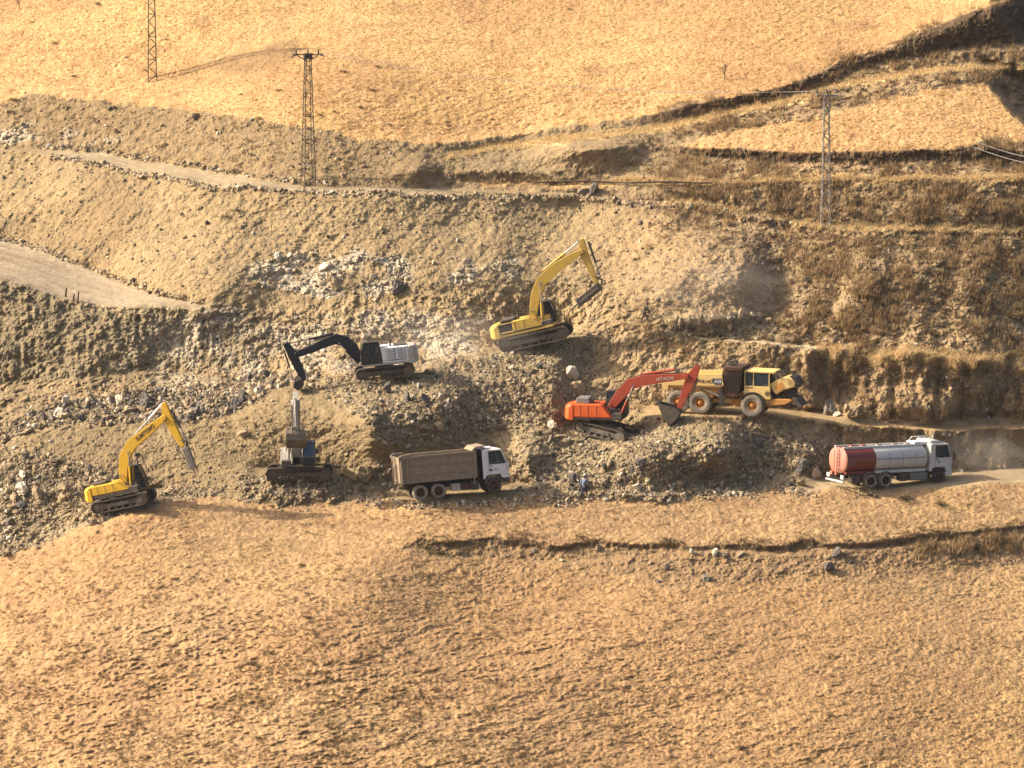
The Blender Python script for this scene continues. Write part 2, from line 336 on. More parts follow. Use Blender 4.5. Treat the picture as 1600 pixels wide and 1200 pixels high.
def attr_mat(name, rough=.95, nscale=6.0, namp=.25, bump=0.0, bscale=20):
    m = bpy.data.materials.new(name); m.use_nodes = True; N = m.node_tree; b = N.nodes['Principled BSDF']
    b.inputs['Roughness'].default_value = rough; b.inputs['Specular IOR Level'].default_value = .15
    at = N.nodes.new('ShaderNodeAttribute'); at.attribute_name = 'tint'
    tc = N.nodes.new('ShaderNodeTexCoord'); no = N.nodes.new('ShaderNodeTexNoise'); no.inputs['Scale'].default_value = nscale; no.inputs['Detail'].default_value = 6
    N.links.new(tc.outputs['Object'], no.inputs['Vector'])
    mr = N.nodes.new('ShaderNodeMapRange'); mr.inputs['From Min'].default_value = .3; mr.inputs['From Max'].default_value = .7
    mr.inputs['To Min'].default_value = 1-namp; mr.inputs['To Max'].default_value = 1+namp
    N.links.new(no.outputs['Fac'], mr.inputs['Value'])
    mx = N.nodes.new('ShaderNodeMix'); mx.data_type = 'RGBA'; mx.blend_type = 'MULTIPLY'; mx.inputs['Factor'].default_value = 1
    N.links.new(at.outputs['Color'], mx.inputs['A']); N.links.new(mr.outputs['Result'], mx.inputs['B'])
    N.links.new(mx.outputs['Result'], b.inputs['Base Color'])
    if bump:
        n2_ = N.nodes.new('ShaderNodeTexNoise'); n2_.inputs['Scale'].default_value = bscale; n2_.inputs['Detail'].default_value = 4
        N.links.new(tc.outputs['Object'], n2_.inputs['Vector'])
        bp = N.nodes.new('ShaderNodeBump'); bp.inputs['Strength'].default_value = bump; bp.inputs['Distance'].default_value = .1
        N.links.new(n2_.outputs['Fac'], bp.inputs['Height']); N.links.new(bp.outputs['Normal'], b.inputs['Normal'])
    return m
M_GROUND = attr_mat('dry_hillside', .97, 5, .14, .35, 9)
ny, nx = U.shape
idx = np.arange(ny*nx, dtype=np.int32).reshape(ny, nx)
F4 = np.stack([idx[:-1, :-1], idx[1:, :-1], idx[1:, 1:], idx[:-1, 1:]], -1).reshape(-1, 4)
P3 = np.stack([X, Y, Z], -1).reshape(-1, 3)
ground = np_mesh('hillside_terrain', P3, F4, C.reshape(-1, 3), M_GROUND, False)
ground['kind'] = 'structure'

def samp(A, u, v):
    """bilinear read of a map on the terrain grid"""
    fu = np.interp(u, UA, np.arange(nx)); fv = np.interp(v, VA, np.arange(ny))
    i = np.clip(fu.astype(int) if hasattr(fu, 'astype') else int(fu), 0, nx-2); j = np.clip(fv.astype(int) if hasattr(fv, 'astype') else int(fv), 0, ny-2)
    a = fu-i; b = fv-j
    if A.ndim == 3: a = np.asarray(a)[..., None]; b = np.asarray(b)[..., None]
    return (A[j, i]*(1-a)*(1-b) + A[j, i+1]*a*(1-b) + A[j+1, i]*(1-a)*b + A[j+1, i+1]*a*b)
PG = P3.reshape(ny, nx, 3)
def at(u, v):
    return Vector([float(x) for x in samp(PG, np.float64(u), np.float64(v))])

# ------------------------------------------------------------------ loose rock, boulders, grass
def tag(o, label=None, cat=None, group=None, kind=None):
    if label: o['label'] = label
    if cat: o['category'] = cat
    if group: o['group'] = group
    if kind: o['kind'] = kind
    return o
PHI = (1+5**.5)/2
ICO_V = np.array([(-1,PHI,0),(1,PHI,0),(-1,-PHI,0),(1,-PHI,0),(0,-1,PHI),(0,1,PHI),(0,-1,-PHI),(0,1,-PHI),(PHI,0,-1),(PHI,0,1),(-PHI,0,-1),(-PHI,0,1)], float)/math.sqrt(1+PHI*PHI)
ICO_F = np.array([(0,11,5),(0,5,1),(0,1,7),(0,7,10),(0,10,11),(1,5,9),(5,11,4),(11,10,2),(10,7,6),(7,1,8),(3,9,4),(3,4,2),(3,2,6),(3,6,8),(3,8,9),(4,9,5),(2,4,11),(6,2,10),(8,6,7),(9,8,1)])
def rock_proto(seed, sub=0):
    r = np.random.default_rng(seed); v, f = ICO_V.copy(), ICO_F
    for _ in range(sub):
        vl = [tuple(x) for x in v]; cache = {}; nf = []
        def mid(a, b):
            k = (min(a, b), max(a, b))
            if k not in cache:
                m = (np.array(vl[a])+np.array(vl[b]))/2; m /= np.linalg.norm(m); vl.append(tuple(m)); cache[k] = len(vl)-1
            return cache[k]
        for a, b, c in f:
            x, y, z = mid(a, b), mid(b, c), mid(c, a); nf += [(a,x,z),(b,y,x),(c,z,y),(x,y,z)]
        v, f = np.array(vl), np.array(nf)
    for k in range(9):                                   # chop with planes: angular broken rock
        n = r.normal(size=3); n /= np.linalg.norm(n); d = r.uniform(.45, .8)
        h = v@n; v = v - np.outer(np.clip(h-d, 0, None), n)
    v = v*(1+.08*r.normal(size=(len(v), 1))); v *= np.array([1, r.uniform(.7, 1), r.uniform(.55, .85)])
    return v.astype(np.float32), f
def rand_rot(n, r):
    q = r.normal(size=(n, 4)); q /= np.linalg.norm(q, axis=1)[:, None]; a, b, c, d = q.T
    return np.stack([1-2*(c*c+d*d), 2*(b*c-a*d), 2*(b*d+a*c), 2*(b*c+a*d), 1-2*(b*b+d*d), 2*(c*d-a*b), 2*(b*d-a*c), 2*(c*d+a*b), 1-2*(b*b+c*c)], -1).reshape(n, 3, 3).astype(np.float32)
ROCKC = np.array([lin(c) for c in ((208,186,148),(196,170,130),(176,152,120),(152,132,106),(124,110,94),(228,210,180),(188,158,118),(202,174,134))])*ALB
M_RUBBLE = attr_mat('broken_rock', .92, 9, .22)
def pick(dens, n, r, u0=-60, u1=1660, v0=-40, v1=1240):
    us, vs = [], []; got = 0; mx = float(dens.max())
    while got < n:
        u = r.uniform(u0, u1, n*2); v = r.uniform(v0, v1, n*2)
        k = samp(dens, u, v) > r.uniform(0, mx, n*2)
        us.append(u[k]); vs.append(v[k]); got += int(k.sum())
        if got == 0: break
    return np.concatenate(us)[:n], np.concatenate(vs)[:n]
def scatter_rocks(name, dens, n, smin, smax, p, r, dark=0.0, label=None):
    u, v = pick(dens, n, r); pos = samp(PG, u, v).astype(np.float32)
    s = (smin*(1-r.random(n)*(1-(smin/smax)**p))**(-1/p)).astype(np.float32)
    Rm = rand_rot(n, r); protos = [rock_proto(k) for k in range(10)]
    pk = r.integers(0, 10, n); PV = np.stack([q[0] for q in protos])[pk]         # n,12,3
    vv = np.einsum('nij,nkj->nki', Rm, PV)*s[:, None, None] + pos[:, None, :] + np.array([0, 0, .15], np.float32)*s[:, None, None]
    ff = (ICO_F[None]+12*np.arange(n)[:, None, None]).reshape(-1, 3)
    cw = ROCKC[r.integers(0, len(ROCKC), n)]*r.uniform(.75, 1.15, (n, 1))*(1-dark*r.random((n, 1)))
    o = np_mesh(name, vv.reshape(-1, 3), ff, np.repeat(cw, 12, 0), M_RUBBLE, False)
    return tag(o, label, 'rubble' if label else None, kind='stuff')
r1 = np.random.default_rng(3)
Kb_ = band([(-900,690),(0,665),(60,640),(200,612),(300,606),(420,586),(500,580)], [(-900,720),(0,690),(100,664),(270,655),(370,643),(450,604),(500,596)], 6, u1=500)
clear = 1-flat
near_people = 1-np.exp(-((U-914)/16)**2-((V-768)/12)**2)-np.exp(-((U-1009)/14)**2-((V-500)/14)**2)
small = (rock_d*1.0 + band(741, 757, 5, u0=385, u1=560, VV=V)*1.2 + white*.45 + .10*band(ROAD_B, LOW, 10) + .10*band(GRASS_LOW, ROAD_T, 8, u1=720) + band(off(LOW,-8), off(LOW,10), 8, u0=560, u1=1400)*.35)*(.35+.65*sst(n2+.5))*np.clip(clear+band(741, 757, 5, u0=385, u1=560, VV=V), 0, 1)
scatter_rocks('loose_rubble', small*near_people, 66000, .05, .34, 2.4, r1, .25, 'loose broken rock strewn over the excavated slope')
edge = (band(off(ROAD_B,-3), off(ROAD_B,5), 3, u0=80, u1=1250, VV=Vs) + band(off(ROAD_T,-8), off(ROAD_T,-1), 3, u0=60, u1=520, VV=Vs)*.8 + band(off(LR_T,-5), off(LR_T,3), 3, u1=300, VV=Vs)*1.3 + band(off(LEDGE,-7), off(LEDGE,1), 3, u0=1080, u1=1230, VV=Vs)*.6 + band([(560,772),(620,784),(1250,765)], [(560,790),(620,796),(1250,772)], 4, u0=560, u1=1260)*.9)
Kd = np.clip(Kb_*1.0, 0, 1)
scatter_rocks('blocky_scree', Kd, 3600, .12, .42, 1.9, r1, .45, 'blocky grey scree filling the long band above the left earth bank')
scatter_rocks('road_edge_stones', edge*near_people, 2600, .10, .36, 2.2, r1, .1, 'pale stones lined along the edges of the dirt roads')

def rock_mesh(k, cvar):
    v, f = rock_proto(500+k, 2)
    me = bpy.data.meshes.new('boulder_shape'); me.from_pydata([tuple(map(float, x)) for x in v], [], [tuple(map(int, x)) for x in f])
    a = me.color_attributes.new('tint', 'FLOAT_COLOR', 'POINT'); c4 = np.ones((len(v), 4), np.float32); c4[:, :3] = cvar; a.data.foreach_set('color', c4.ravel())
    me.materials.append(M_RUBBLE); return me
PALE = [rock_mesh(k, ROCKC[k % 3 if k % 3 else 5]*1.02) for k in range(6)]
DARK = [rock_mesh(10+k, lin((146,134,118) if k % 2 else (116,108,98))*ALB) for k in range(5)]
BROWN = [rock_mesh(20+k, lin((160,136,100))*ALB) for k in range(4)]
def boulder(u, v, s, me, label, group, sink=.25):
    o = bpy.data.objects.new('boulder', me); COL.objects.link(o)
    p = at(u, v); o.location = p + Vector((0, -.1*s, s*(.55-sink)))
    o.rotation_euler = tuple(r1.uniform(-3, 3, 3)); o.scale = (s*r1.uniform(.9, 1.25), s*r1.uniform(.8, 1.1), s*r1.uniform(.75, 1.0))
    return tag(o, label, 'boulder', group)
def boulders(n, dens, s0, s1, meshes, label, group, u0, u1, v0, v1):
    u, v = pick(dens*((U > u0)&(U < u1)&(V > v0)&(V < v1)), n, r1, u0, u1, v0, v1)
    for a, b in zip(u, v):
        boulder(float(a), float(b), float(s0*(s1/s0)**(r1.random()**1.7)), meshes[int(r1.integers(len(meshes)))], label, group)
Kb = band([(-900,690),(0,665),(60,640),(200,612),(300,606),(420,586),(500,580)], [(-900,720),(0,690),(100,664),(270,655),(370,643),(450,604),(500,596)], 6, u1=500)
boulders(110, Kb, .26, .62, DARK+DARK+PALE, 'grey boulder in the long band of blocks above the lower earth bank at left', 'boulders in the long band above the left earth bank', 20, 480, 575, 690)
boulders(34, rock_d, .22, .6, PALE+DARK, 'boulder in the pale rubble field behind and below the lower left yellow excavator', 'boulders in the lower left rubble field', 0, 330, 700, 880)
boulders(44, rock_d, .22, .6, PALE+BROWN+DARK, 'boulder on the central rock pile between the machines', 'boulders on the central rock pile', 480, 925, 545, 700)
boulders(40, rock_d, .2, .55, PALE+DARK+BROWN, 'boulder in the rubble slope below the orange excavator and the hauler bench', 'boulders below the hauler bench', 820, 1290, 690, 765)
boulders(16, olive, .2, .5, PALE+DARK, 'stone on the bare olive earth bank in the lower grass slope', 'stones on the olive earth bank', 690, 1340, 858, 915)
boulders(12, band(470, 526, 8), .2, .6, DARK+PALE, 'stone on the dusty dark heap right of the standing worker', 'stones on the dusty heap', 1040, 1210, 488, 526)
boulders(14, white+.01, .3, .7, PALE, 'pale block in the white rock outcrop on the upper earth face', 'blocks in the white outcrop', 390, 800, 395, 460)
for (u, v, s, m, lb) in ((545,747,.8,BROWN[1],'brown rock at the right end of the tracks of the camera facing excavator'),(572,742,.7,BROWN[3],'brown rock between the camera facing excavator and the dump truck'),(418,750,.35,PALE[2],'small pale rock under the left end of the camera facing excavator'),(486,752,.4,BROWN[2],'brown rock in front of the tracks of the camera facing excavator'),(913,303,.62,DARK[1],'rounded dark boulder beside the long pipe above the bench track'),(925,300,.6,DARK[0],'second rounded boulder touching the dark one under the pipe'),(620,452,.7,DARK[2],'dark lone boulder below the white outcrop on the earth face'),
    (1296,648,.9,DARK[3],'dark boulder at the foot of the cut behind the bench right of the hauler'),(1338,648,1.0,BROWN[0],'large brown rounded rock on the bench between hauler and the dark cut'),(1308,650,.4,PALE[0],'small white block leaning on the brown rounded rock'),(1322,640,.4,PALE[1],'white slab on top of the brown rounded rock'),
    (382,680,.5,PALE[2],'pale cube shaped rock alone on the earth bank left of the grey excavator'),(892,590,.75,PALE[3],'large pale block at the right end of the rock pile under the middle excavator'),(900,612,.7,PALE[4],'flat pale block below the largest block of the pile'),
    (620,720,.7,DARK[1],'dark block left of the dump truck tail'),(963,683,.85,PALE[1],'cream coloured block lying against the front track of the orange excavator'),(1004,678,.32,PALE[2],'small white stone in front of the orange excavator track'),
    (1275,742,.7,PALE[0],'pale block behind the rear of the tanker truck'),(1250,732,.6,DARK[0],'dark block in the shade behind the tanker truck'),
    (35,770,.8,PALE[3],'large pale block at the left edge of the rubble field'),(58,776,.7,PALE[5],'pale block second from the left edge of the rubble field'),(305,184,.45,BROWN[2],'dark rock embedded below the grass edge of the upper left bank')):
    boulder(u, v, s, m, lb, None)

# dry grass: blades as thin triangles, far too many to count
M_GRASS = attr_mat('dry_grass', .9, 3, .10)
def add_translucency(m, f):
    N = m.node_tree; b = N.nodes['Principled BSDF']; tr = N.nodes.new('ShaderNodeBsdfTranslucent'); mxs = N.nodes.new('ShaderNodeMixShader'); mxs.inputs[0].default_value = f
    N.links.new(b.inputs['Base Color'].links[0].from_socket, tr.inputs['Color']); N.links.new(b.outputs[0], mxs.inputs[1]); N.links.new(tr.outputs[0], mxs.inputs[2]); N.links.new(mxs.outputs[0], N.nodes['Material Output'].inputs['Surface'])
add_translucency(M_GRASS, .45)
def grass(name, dens, n, hmin, hmax, blades, wid, cols, r, label, lean=.35):
    u, v = pick(dens, n, r); pos = samp(PG, u, v).astype(np.float32)
    hh = r.uniform(hmin, hmax, n); ci = cols[r.integers(0, len(cols), n)]*r.uniform(.88, 1.1, (n, 1))
    B = blades; ang = r.uniform(0, 2*np.pi, (n, B)); ln = r.uniform(.1, lean+.3, (n, B))*hh[:, None]; hb = hh[:, None]*r.uniform(.6, 1.1, (n, B))
    wa = r.uniform(0, 2*np.pi, (n, B)); ww = wid*r.uniform(.6, 1.4, (n, B))
    base = pos[:, None, :] + np.stack([np.cos(ang)*.5*hh[:, None]*.4, np.sin(ang)*.5*hh[:, None]*.4, -.04+0*ang], -1)
    a = base + np.stack([np.cos(wa)*ww, np.sin(wa)*ww, 0*wa], -1); b = base - np.stack([np.cos(wa)*ww, np.sin(wa)*ww, 0*wa], -1)
    t = base + np.stack([np.cos(ang)*ln+.06*hh[:, None], np.sin(ang)*ln, hb], -1)
    vv = np.stack([a, b, t], 2).reshape(-1, 3); ff = np.arange(n*B*3).reshape(-1, 3)
    o = np_mesh(name, vv, ff, np.repeat(ci, B*3, 0), M_GRASS, False)
    return tag(o, label, 'grass', kind='stuff')
r2 = np.random.default_rng(8)
GOLD = np.array([lin(c) for c in ((238,192,124),(228,180,114),(216,168,106),(242,200,134),(202,156,100))])*ALB
STRAW = np.array([lin(c) for c in ((218,182,130),(196,160,114),(168,138,100),(232,198,146),(150,126,94))])*ALB
tram = .7+.3*sst(n2*.9+.7)
lines = np.clip(band(off(TRAIL,-1), off(TRAIL,9), 4, u0=700, VV=Vs)+band(off(ROAD_T,-3), off(ROAD_B,4), 4, u0=1040, VV=Vs)+band([(700,283),(1300,279),(1600,271)], [(700,289),(1300,286),(1600,279)], 4, u0=760, VV=Vs), 0, 1)
PALEG = np.array([lin(c) for c in ((250,218,160),(244,208,148),(236,196,138),(248,222,170))])*ALB
LOWG = np.array([lin(c) for c in ((214,170,116),(200,156,106),(186,143,98),(222,178,120),(170,132,90))])*ALB
grass('dry_grass_of_the_upper_slope', (grass_up*(1-.7*thin)+field*1.2)*tram, 84000, .06, .15, 5, .026, GOLD, r2, 'golden dry grass covering the upper slope', .3)
grass('pale_grass_of_the_trails', (lines+band(off(LEDGE,-3), off(LEDGE,22), 6, u0=1280)*1.3)*(1-.5*flat), 13000, .14, .42, 5, .035, PALEG, r2, 'pale bleached grass along the trails and ledges of the right slope', .25)
grass('dry_grass_of_the_lower_slope', (grass_low*(1-olive)*(.35+.65*sst((U-200)/900)))*tram, 62000, .05, .13, 5, .024, LOWG, r2, 'dry straw grass covering the lower slope', .3)
bare = band([(990,360),(1230,360)], [(990,520),(1230,530)], 20, u0=960, u1=1245, su=110)
rs = (rgt*.30*sst((U-950)/200)*(1-cl*.8)*sst(n1+.7)*(1-field)*(1-scarps)*(1-bare)*sst(n2+.75)*(1-band(off(ROAD_T,-4), off(ROAD_B,11), 5, u0=1000))*(1-band(off(LEDGE,-2), off(LEDGE,18), 6, u0=1050)) + band(SC2, off(SC2,22), 8, u0=1450, su=120)*.35)*clear*(1-lines)*(.15+.85*sst(vnoise(U/14, V/30, 0, 160)*1.6+.3))
grass('tall_dry_grass_of_the_right_slope', rs, 17000, .18, .66, 6, .030, STRAW, r2, 'tall brown and straw grass on the banks at the right', .2)
def tussocks(name, dens, n, s0, s1, cols, r, label):
    u, v = pick(dens, n, r); pos = samp(PG, u, v).astype(np.float32); sz = (s0*(s1/s0)**(r.random(n)**2)).astype(np.float32); K = 22
    d = r.normal(size=(n, K, 3)); d /= np.linalg.norm(d, axis=2)[..., None]; q = r.random((n, K, 1))**.4
    c = d*q*np.array([1.25, 1, .62]); c[..., 2] = np.abs(c[..., 2]); c = c*sz[:, None, None] + pos[:, None, :]
    a = r.normal(size=(n, K, 3)); a *= (.34*sz[:, None]/np.linalg.norm(a, axis=2))[..., None]; b = r.normal(size=(n, K, 3)); b *= (.24*sz[:, None]/np.linalg.norm(b, axis=2))[..., None]
    vv = np.stack([c-a, c+b, c+a], 2).reshape(-1, 3); ci = cols[r.integers(0, len(cols), n)]*r.uniform(.8, 1.2, (n, 1))
    return tag(np_mesh(name, vv, np.arange(len(vv)).reshape(-1, 3), np.repeat(ci, K*3, 0), M_GRASS, False), label, 'tussocks', kind='stuff')
TUS = np.array([lin(c) for c in ((168,136,96),(144,116,82),(184,150,106),(126,104,74))])*.62
cl_ = sst(fbm(X*.5, Y*.5, Z*.5, 2, 140)*.8+.6)
tussocks('small_tussocks', grass_low*(1-olive)*cl_*(.25+.75*sst((V-820)/300))*(.25+.75*sst((1300-U)/900)), 17000, .06, .25, TUS, r2, 'small dark tussocks dotted all over the lower slope')
tussocks('scrubby_plants', (rgt*.5*sst((U-900)/200)+band(GRASS_LOW, ROAD_T, 8, u1=720)*.22+band(ROAD_T, LEDGE, 10, u0=1180)*.5+band(off(SC1,-8), SC1, 5, u0=640)*1.0)*clear*(1-field)*(1-lines)*cl_, 3200, .15, .5, TUS*.9, r2, 'low brown scrub scattered over the banks')

# shrubs
def leaf_mesh(name, n, rx_, rz, ls, cols, r):
    vs, cs = [], []
    for k in range(n):
        d = r.normal(size=3); d /= np.linalg.norm(d); q = r.random()**.45
        p = np.array([d[0]*rx_*q, d[1]*rx_*q, abs(d[2])*rz*q]); a = r.normal(size=3); b = r.normal(size=3); a *= ls/np.linalg.norm(a); b *= ls*.6/np.linalg.norm(b)
        vs += [p-a, p+b, p+a]; cs += [cols[int(r.integers(len(cols)))]]*3
    me = bpy.data.meshes.new(name); me.from_pydata([tuple(map(float, x)) for x in vs], [], [(3*i, 3*i+1, 3*i+2) for i in range(n)])
    at_ = me.color_attributes.new('tint', 'FLOAT_COLOR', 'POINT'); c4 = np.ones((len(vs), 4), np.float32); c4[:, :3] = np.array(cs); at_.data.foreach_set('color', c4.ravel())
    me.materials.append(M_GRASS); return me
SHC = np.array([lin(c) for c in ((92,82,56),(116,98,66),(76,72,52),(138,114,76))])*.55
SHM = [leaf_mesh('shrub_leaves', 260, .55, .42, .075, SHC, r2) for _ in range(4)]
def stem_mesh(r):
    mb = []; 
    vs, fs = [], []
    for k in range(7):
        a = r.uniform(0, 6.28); e = np.array([math.cos(a)*.28, math.sin(a)*.28, r.uniform(.25, .4)]); i = len(vs)
        for t, w_ in ((np.zeros(3), .022), (e, .008)):
            vs += [t+np.array([w_, 0, 0]), t+np.array([-w_*.5, w_*.87, 0]), t+np.array([-w_*.5, -w_*.87, 0])]
        fs += [(i, i+1, i+4, i+3), (i+1, i+2, i+5, i+4), (i+2, i, i+3, i+5)]
    me = bpy.data.meshes.new('shrub_stems'); me.from_pydata([tuple(map(float, x)) for x in vs], [], fs)
    at_ = me.color_attributes.new('tint', 'FLOAT_COLOR', 'POINT'); c4 = np.ones((len(vs), 4), np.float32); c4[:, :3] = lin((96,78,56))*.5; at_.data.foreach_set('color', c4.ravel())
    me.materials.append(M_GRASS); return me
STM = stem_mesh(r2)
def shrub(u, v, s, label, group, name='shrub'):
    e = bpy.data.objects.new(name, None); COL.objects.link(e); e.location = at(u, v); e.rotation_euler = (0, 0, r2.uniform(0, 6)); e.scale = (s*r2.uniform(.9, 1.4), s, s*r2.uniform(.6, .95))
    for n_, me in (('foliage', SHM[int(r2.integers(4))]), ('stem', STM)):
        c = bpy.data.objects.new(n_, me); COL.objects.link(c); c.parent = e
    return tag(e, label, 'shrub', group)
for u, v, s in ((153,7,.6),(50,35,.45),(85,68,.6),(259,62,.5),(197,90,.45),(115,120,.6),(227,110,.4),(436,142,.6),(377,148,.4),(500,180,.5),(522,175,.4),(590,105,.6),(538,113,.7),(583,142,.6),(563,168,.5),(700,197,.5),(608,195,.5),(770,187,.4),(890,15,.5),(720,142,.4),(480,180,.55)):
    shrub(u, v, s, 'small dark shrub dotted on the golden upper slope', 'small dark shrubs on the golden upper slope')
for u, v, s in ((472,884,.7),(354,908,.55),(274,906,.6),(424,1022,.9),(394,1039,.8),(555,1034,.7),(512,1060,.6),(504,1007,.5),(480,966,.6),(403,1154,.7),(240,1075,.6),(225,1039,.5),(300,1026,.6),(350,1029,.5),(322,1167,.7),(1158,1170,.8),(1245,1163,.5),(640,1020,.6),(700,1090,.6),(560,1130,.55)):
    shrub(u, v, s, 'low dark tussock on the sparse lower slope', 'low dark tussocks on the lower slope', 'tussock')
for u, v, s in ((722,276,.8),(738,272,.9),(757,278,.7),(786,276,.9),(812,273,1.0),(846,274,1.0),(870,272,.9),(905,274,1.0),(925,272,1.0)):
    shrub(u, v, s, 'dark bush in the row along the foot of the bank above the pipe', 'dark bushes in a row above the pipe')
for u, v, s, lb in ((22,158,.9,'dark bush at the left end of the grass edge on the upper bank'),(405,186,.7,'dark bush on the grass edge left of the middle pylon'),(352,340,1.1,'brown bush on the earth face below the upper road'),(372,330,.8,'smaller brown bush right of the bush on the earth face'),
    (690,866,1.0,'round grey green bush at the left end of the lower scarp'),(668,858,.9,'dark bush at the tip of the lower scarp'),(1470,790,1.0,'dark bush on the grass below the tanker truck'),(1415,782,1.1,'wide dark bush below the front of the tanker truck'),(1360,775,.7,'low bush below the rear wheels of the tanker truck'),
    (1590,300,1.0,'dark bush on the bank at the right edge'),(1225,330,1.1,'dark bush in the shaded gap left of the right pylon'),(1100,305,1.0,'dark bush on the bench right of the pipe'),(480,290,.9,'dark bush at the foot of the middle pylon'),
    (1530,860,1.2,'dark bush right of the olive bank'),(1570,850,1.2,'dark bush at the right end of the lower scarp'),(1490,872,1.0,'dark bush under the right part of the lower scarp'),(1545,225,1.2,'dark bush beside the two pale cables'),(15,870,1.0,'grey bush at the foot of the rubble field at the left edge')):
    shrub(u, v, s, lb, None)

# ------------------------------------------------------------------ machines
def paint(name, rgb, rough=.5, dust=.35, drgb=(176,148,108), metal=0.0, nscale=2.4, k=.62):
    m = bpy.data.materials.new(name); m.use_nodes = True; N = m.node_tree; b = N.nodes['Principled BSDF']
    b.inputs['Roughness'].default_value = rough; b.inputs['Metallic'].default_value = metal
    tc = N.nodes.new('ShaderNodeTexCoord'); no = N.nodes.new('ShaderNodeTexNoise'); no.inputs['Scale'].default_value = nscale; no.inputs['Detail'].default_value = 12; no.inputs['Roughness'].default_value = .7
    N.links.new(tc.outputs['Object'], no.inputs['Vector'])
    cr = N.nodes.new('ShaderNodeMapRange'); cr.inputs['From Min'].default_value = .42; cr.inputs['From Max'].default_value = .68; cr.inputs['To Min'].default_value = dust*.35; cr.inputs['To Max'].default_value = min(1, dust*1.8)
    N.links.new(no.outputs['Fac'], cr.inputs['Value'])
    mx = N.nodes.new('ShaderNodeMix'); mx.data_type = 'RGBA'
    mx.inputs['A'].default_value = (*(lin(rgb)*k), 1); mx.inputs['B'].default_value = (*(lin(drgb)*k), 1)
    N.links.new(cr.outputs['Result'], mx.inputs['Factor']); N.links.new(mx.outputs['Result'], b.inputs['Base Color'])
    r_ = N.nodes.new('ShaderNodeMapRange'); r_.inputs['To Min'].default_value = rough; r_.inputs['To Max'].default_value = min(1, rough+.35)
    N.links.new(no.outputs['Fac'], r_.inputs['Value']); N.links.new(r_.outputs['Result'], b.inputs['Roughness'])
    return m
MT = dict(
    yellow=paint('yellow_paint', (255,196,14), .42, .15), yellow_old=paint('worn_yellow_paint', (238,190,56), .5, .3), orange=paint('orange_paint', (255,104,14), .42, .05),
    red_boom=paint('shaded_orange_red_paint', (186,60,12), .5, .08), navy=paint('dark_navy_paint', (22,26,40), .35, .03), white=paint('white_paint', (240,236,228), .45, .16, k=.8),  # red_boom: the machine's orange darkened to the tone of its shaded boom
    offwhite=paint('dusty_white_paint', (200,196,184), .5, .42), cream=paint('faded_cream_yellow_paint', (255,212,126), .5, .1), amber=paint('amber_paint', (226,150,56), .5, .15),
    bed=paint('brown_dusty_steel', (146,126,100), .7, .5, (184,160,126)), rust=paint('rusty_steel', (96,58,34), .8, .3, (60,42,32)), red=paint('tank_red_paint', (136,32,22), .4, .1), pink=paint('sunlit_red_paint', (214,128,108), .5, .3),  # pink: the tank's red with sunlight put into its tone
    tankwhite=paint('tank_white_paint', (226,220,206), .45, .2, k=.72), black=paint('black_steel', (28,26,26), .5, .1), dark=paint('dark_grey_steel', (52,49,46), .6, .22), steel=paint('grey_steel', (120,116,110), .45, .3),
    chrome=paint('polished_rod', (210,206,198), .2, .05, metal=.8), tyre=paint('dusty_rubber', (110,100,88), .9, .8, (184,166,140)), tyre_dark=paint('dark_rubber', (40,38,36), .9, .45, (120,104,84)),
    track=paint('track_steel', (74,66,58), .6, .5, (140,118,90)), hood_grey=paint('grey_engine_cover', (120,124,128), .5, .3), text_dark=paint('dark_lettering', (70,50,30), .6, .1), text_pale=paint('pale_lettering', (226,190,170), .6, .1), text_white=paint('white_lettering', (240,238,230), .6, .0),
    mesh=paint('grille_mesh', (110,106,100), .6, .3), seat=paint('seat_cloth', (60,58,60), .9, .1), concrete=paint('pale_block', (204,196,180), .8, .2), light=paint('lamp_lens', (230,226,210), .2, .05), blue=paint('blue_badge', (52,62,82), .5, .1))
gm = bpy.data.materials.new('tinted_glass'); gm.use_nodes = True; gb = gm.node_tree.nodes['Principled BSDF']
gb.inputs['Base Color'].default_value = (.04, .05, .055, 1); gb.inputs['Roughness'].default_value = .06; gb.inputs['Alpha'].default_value = .62; MT['glass'] = gm
gbm = gm.copy(); gbm.name = 'blue_tinted_glass'; gbm.node_tree.nodes['Principled BSDF'].inputs['Base Color'].default_value = (.015, .03, .055, 1); gbm.node_tree.nodes['Principled BSDF'].inputs['Alpha'].default_value = .85; MT['blueglass'] = gbm

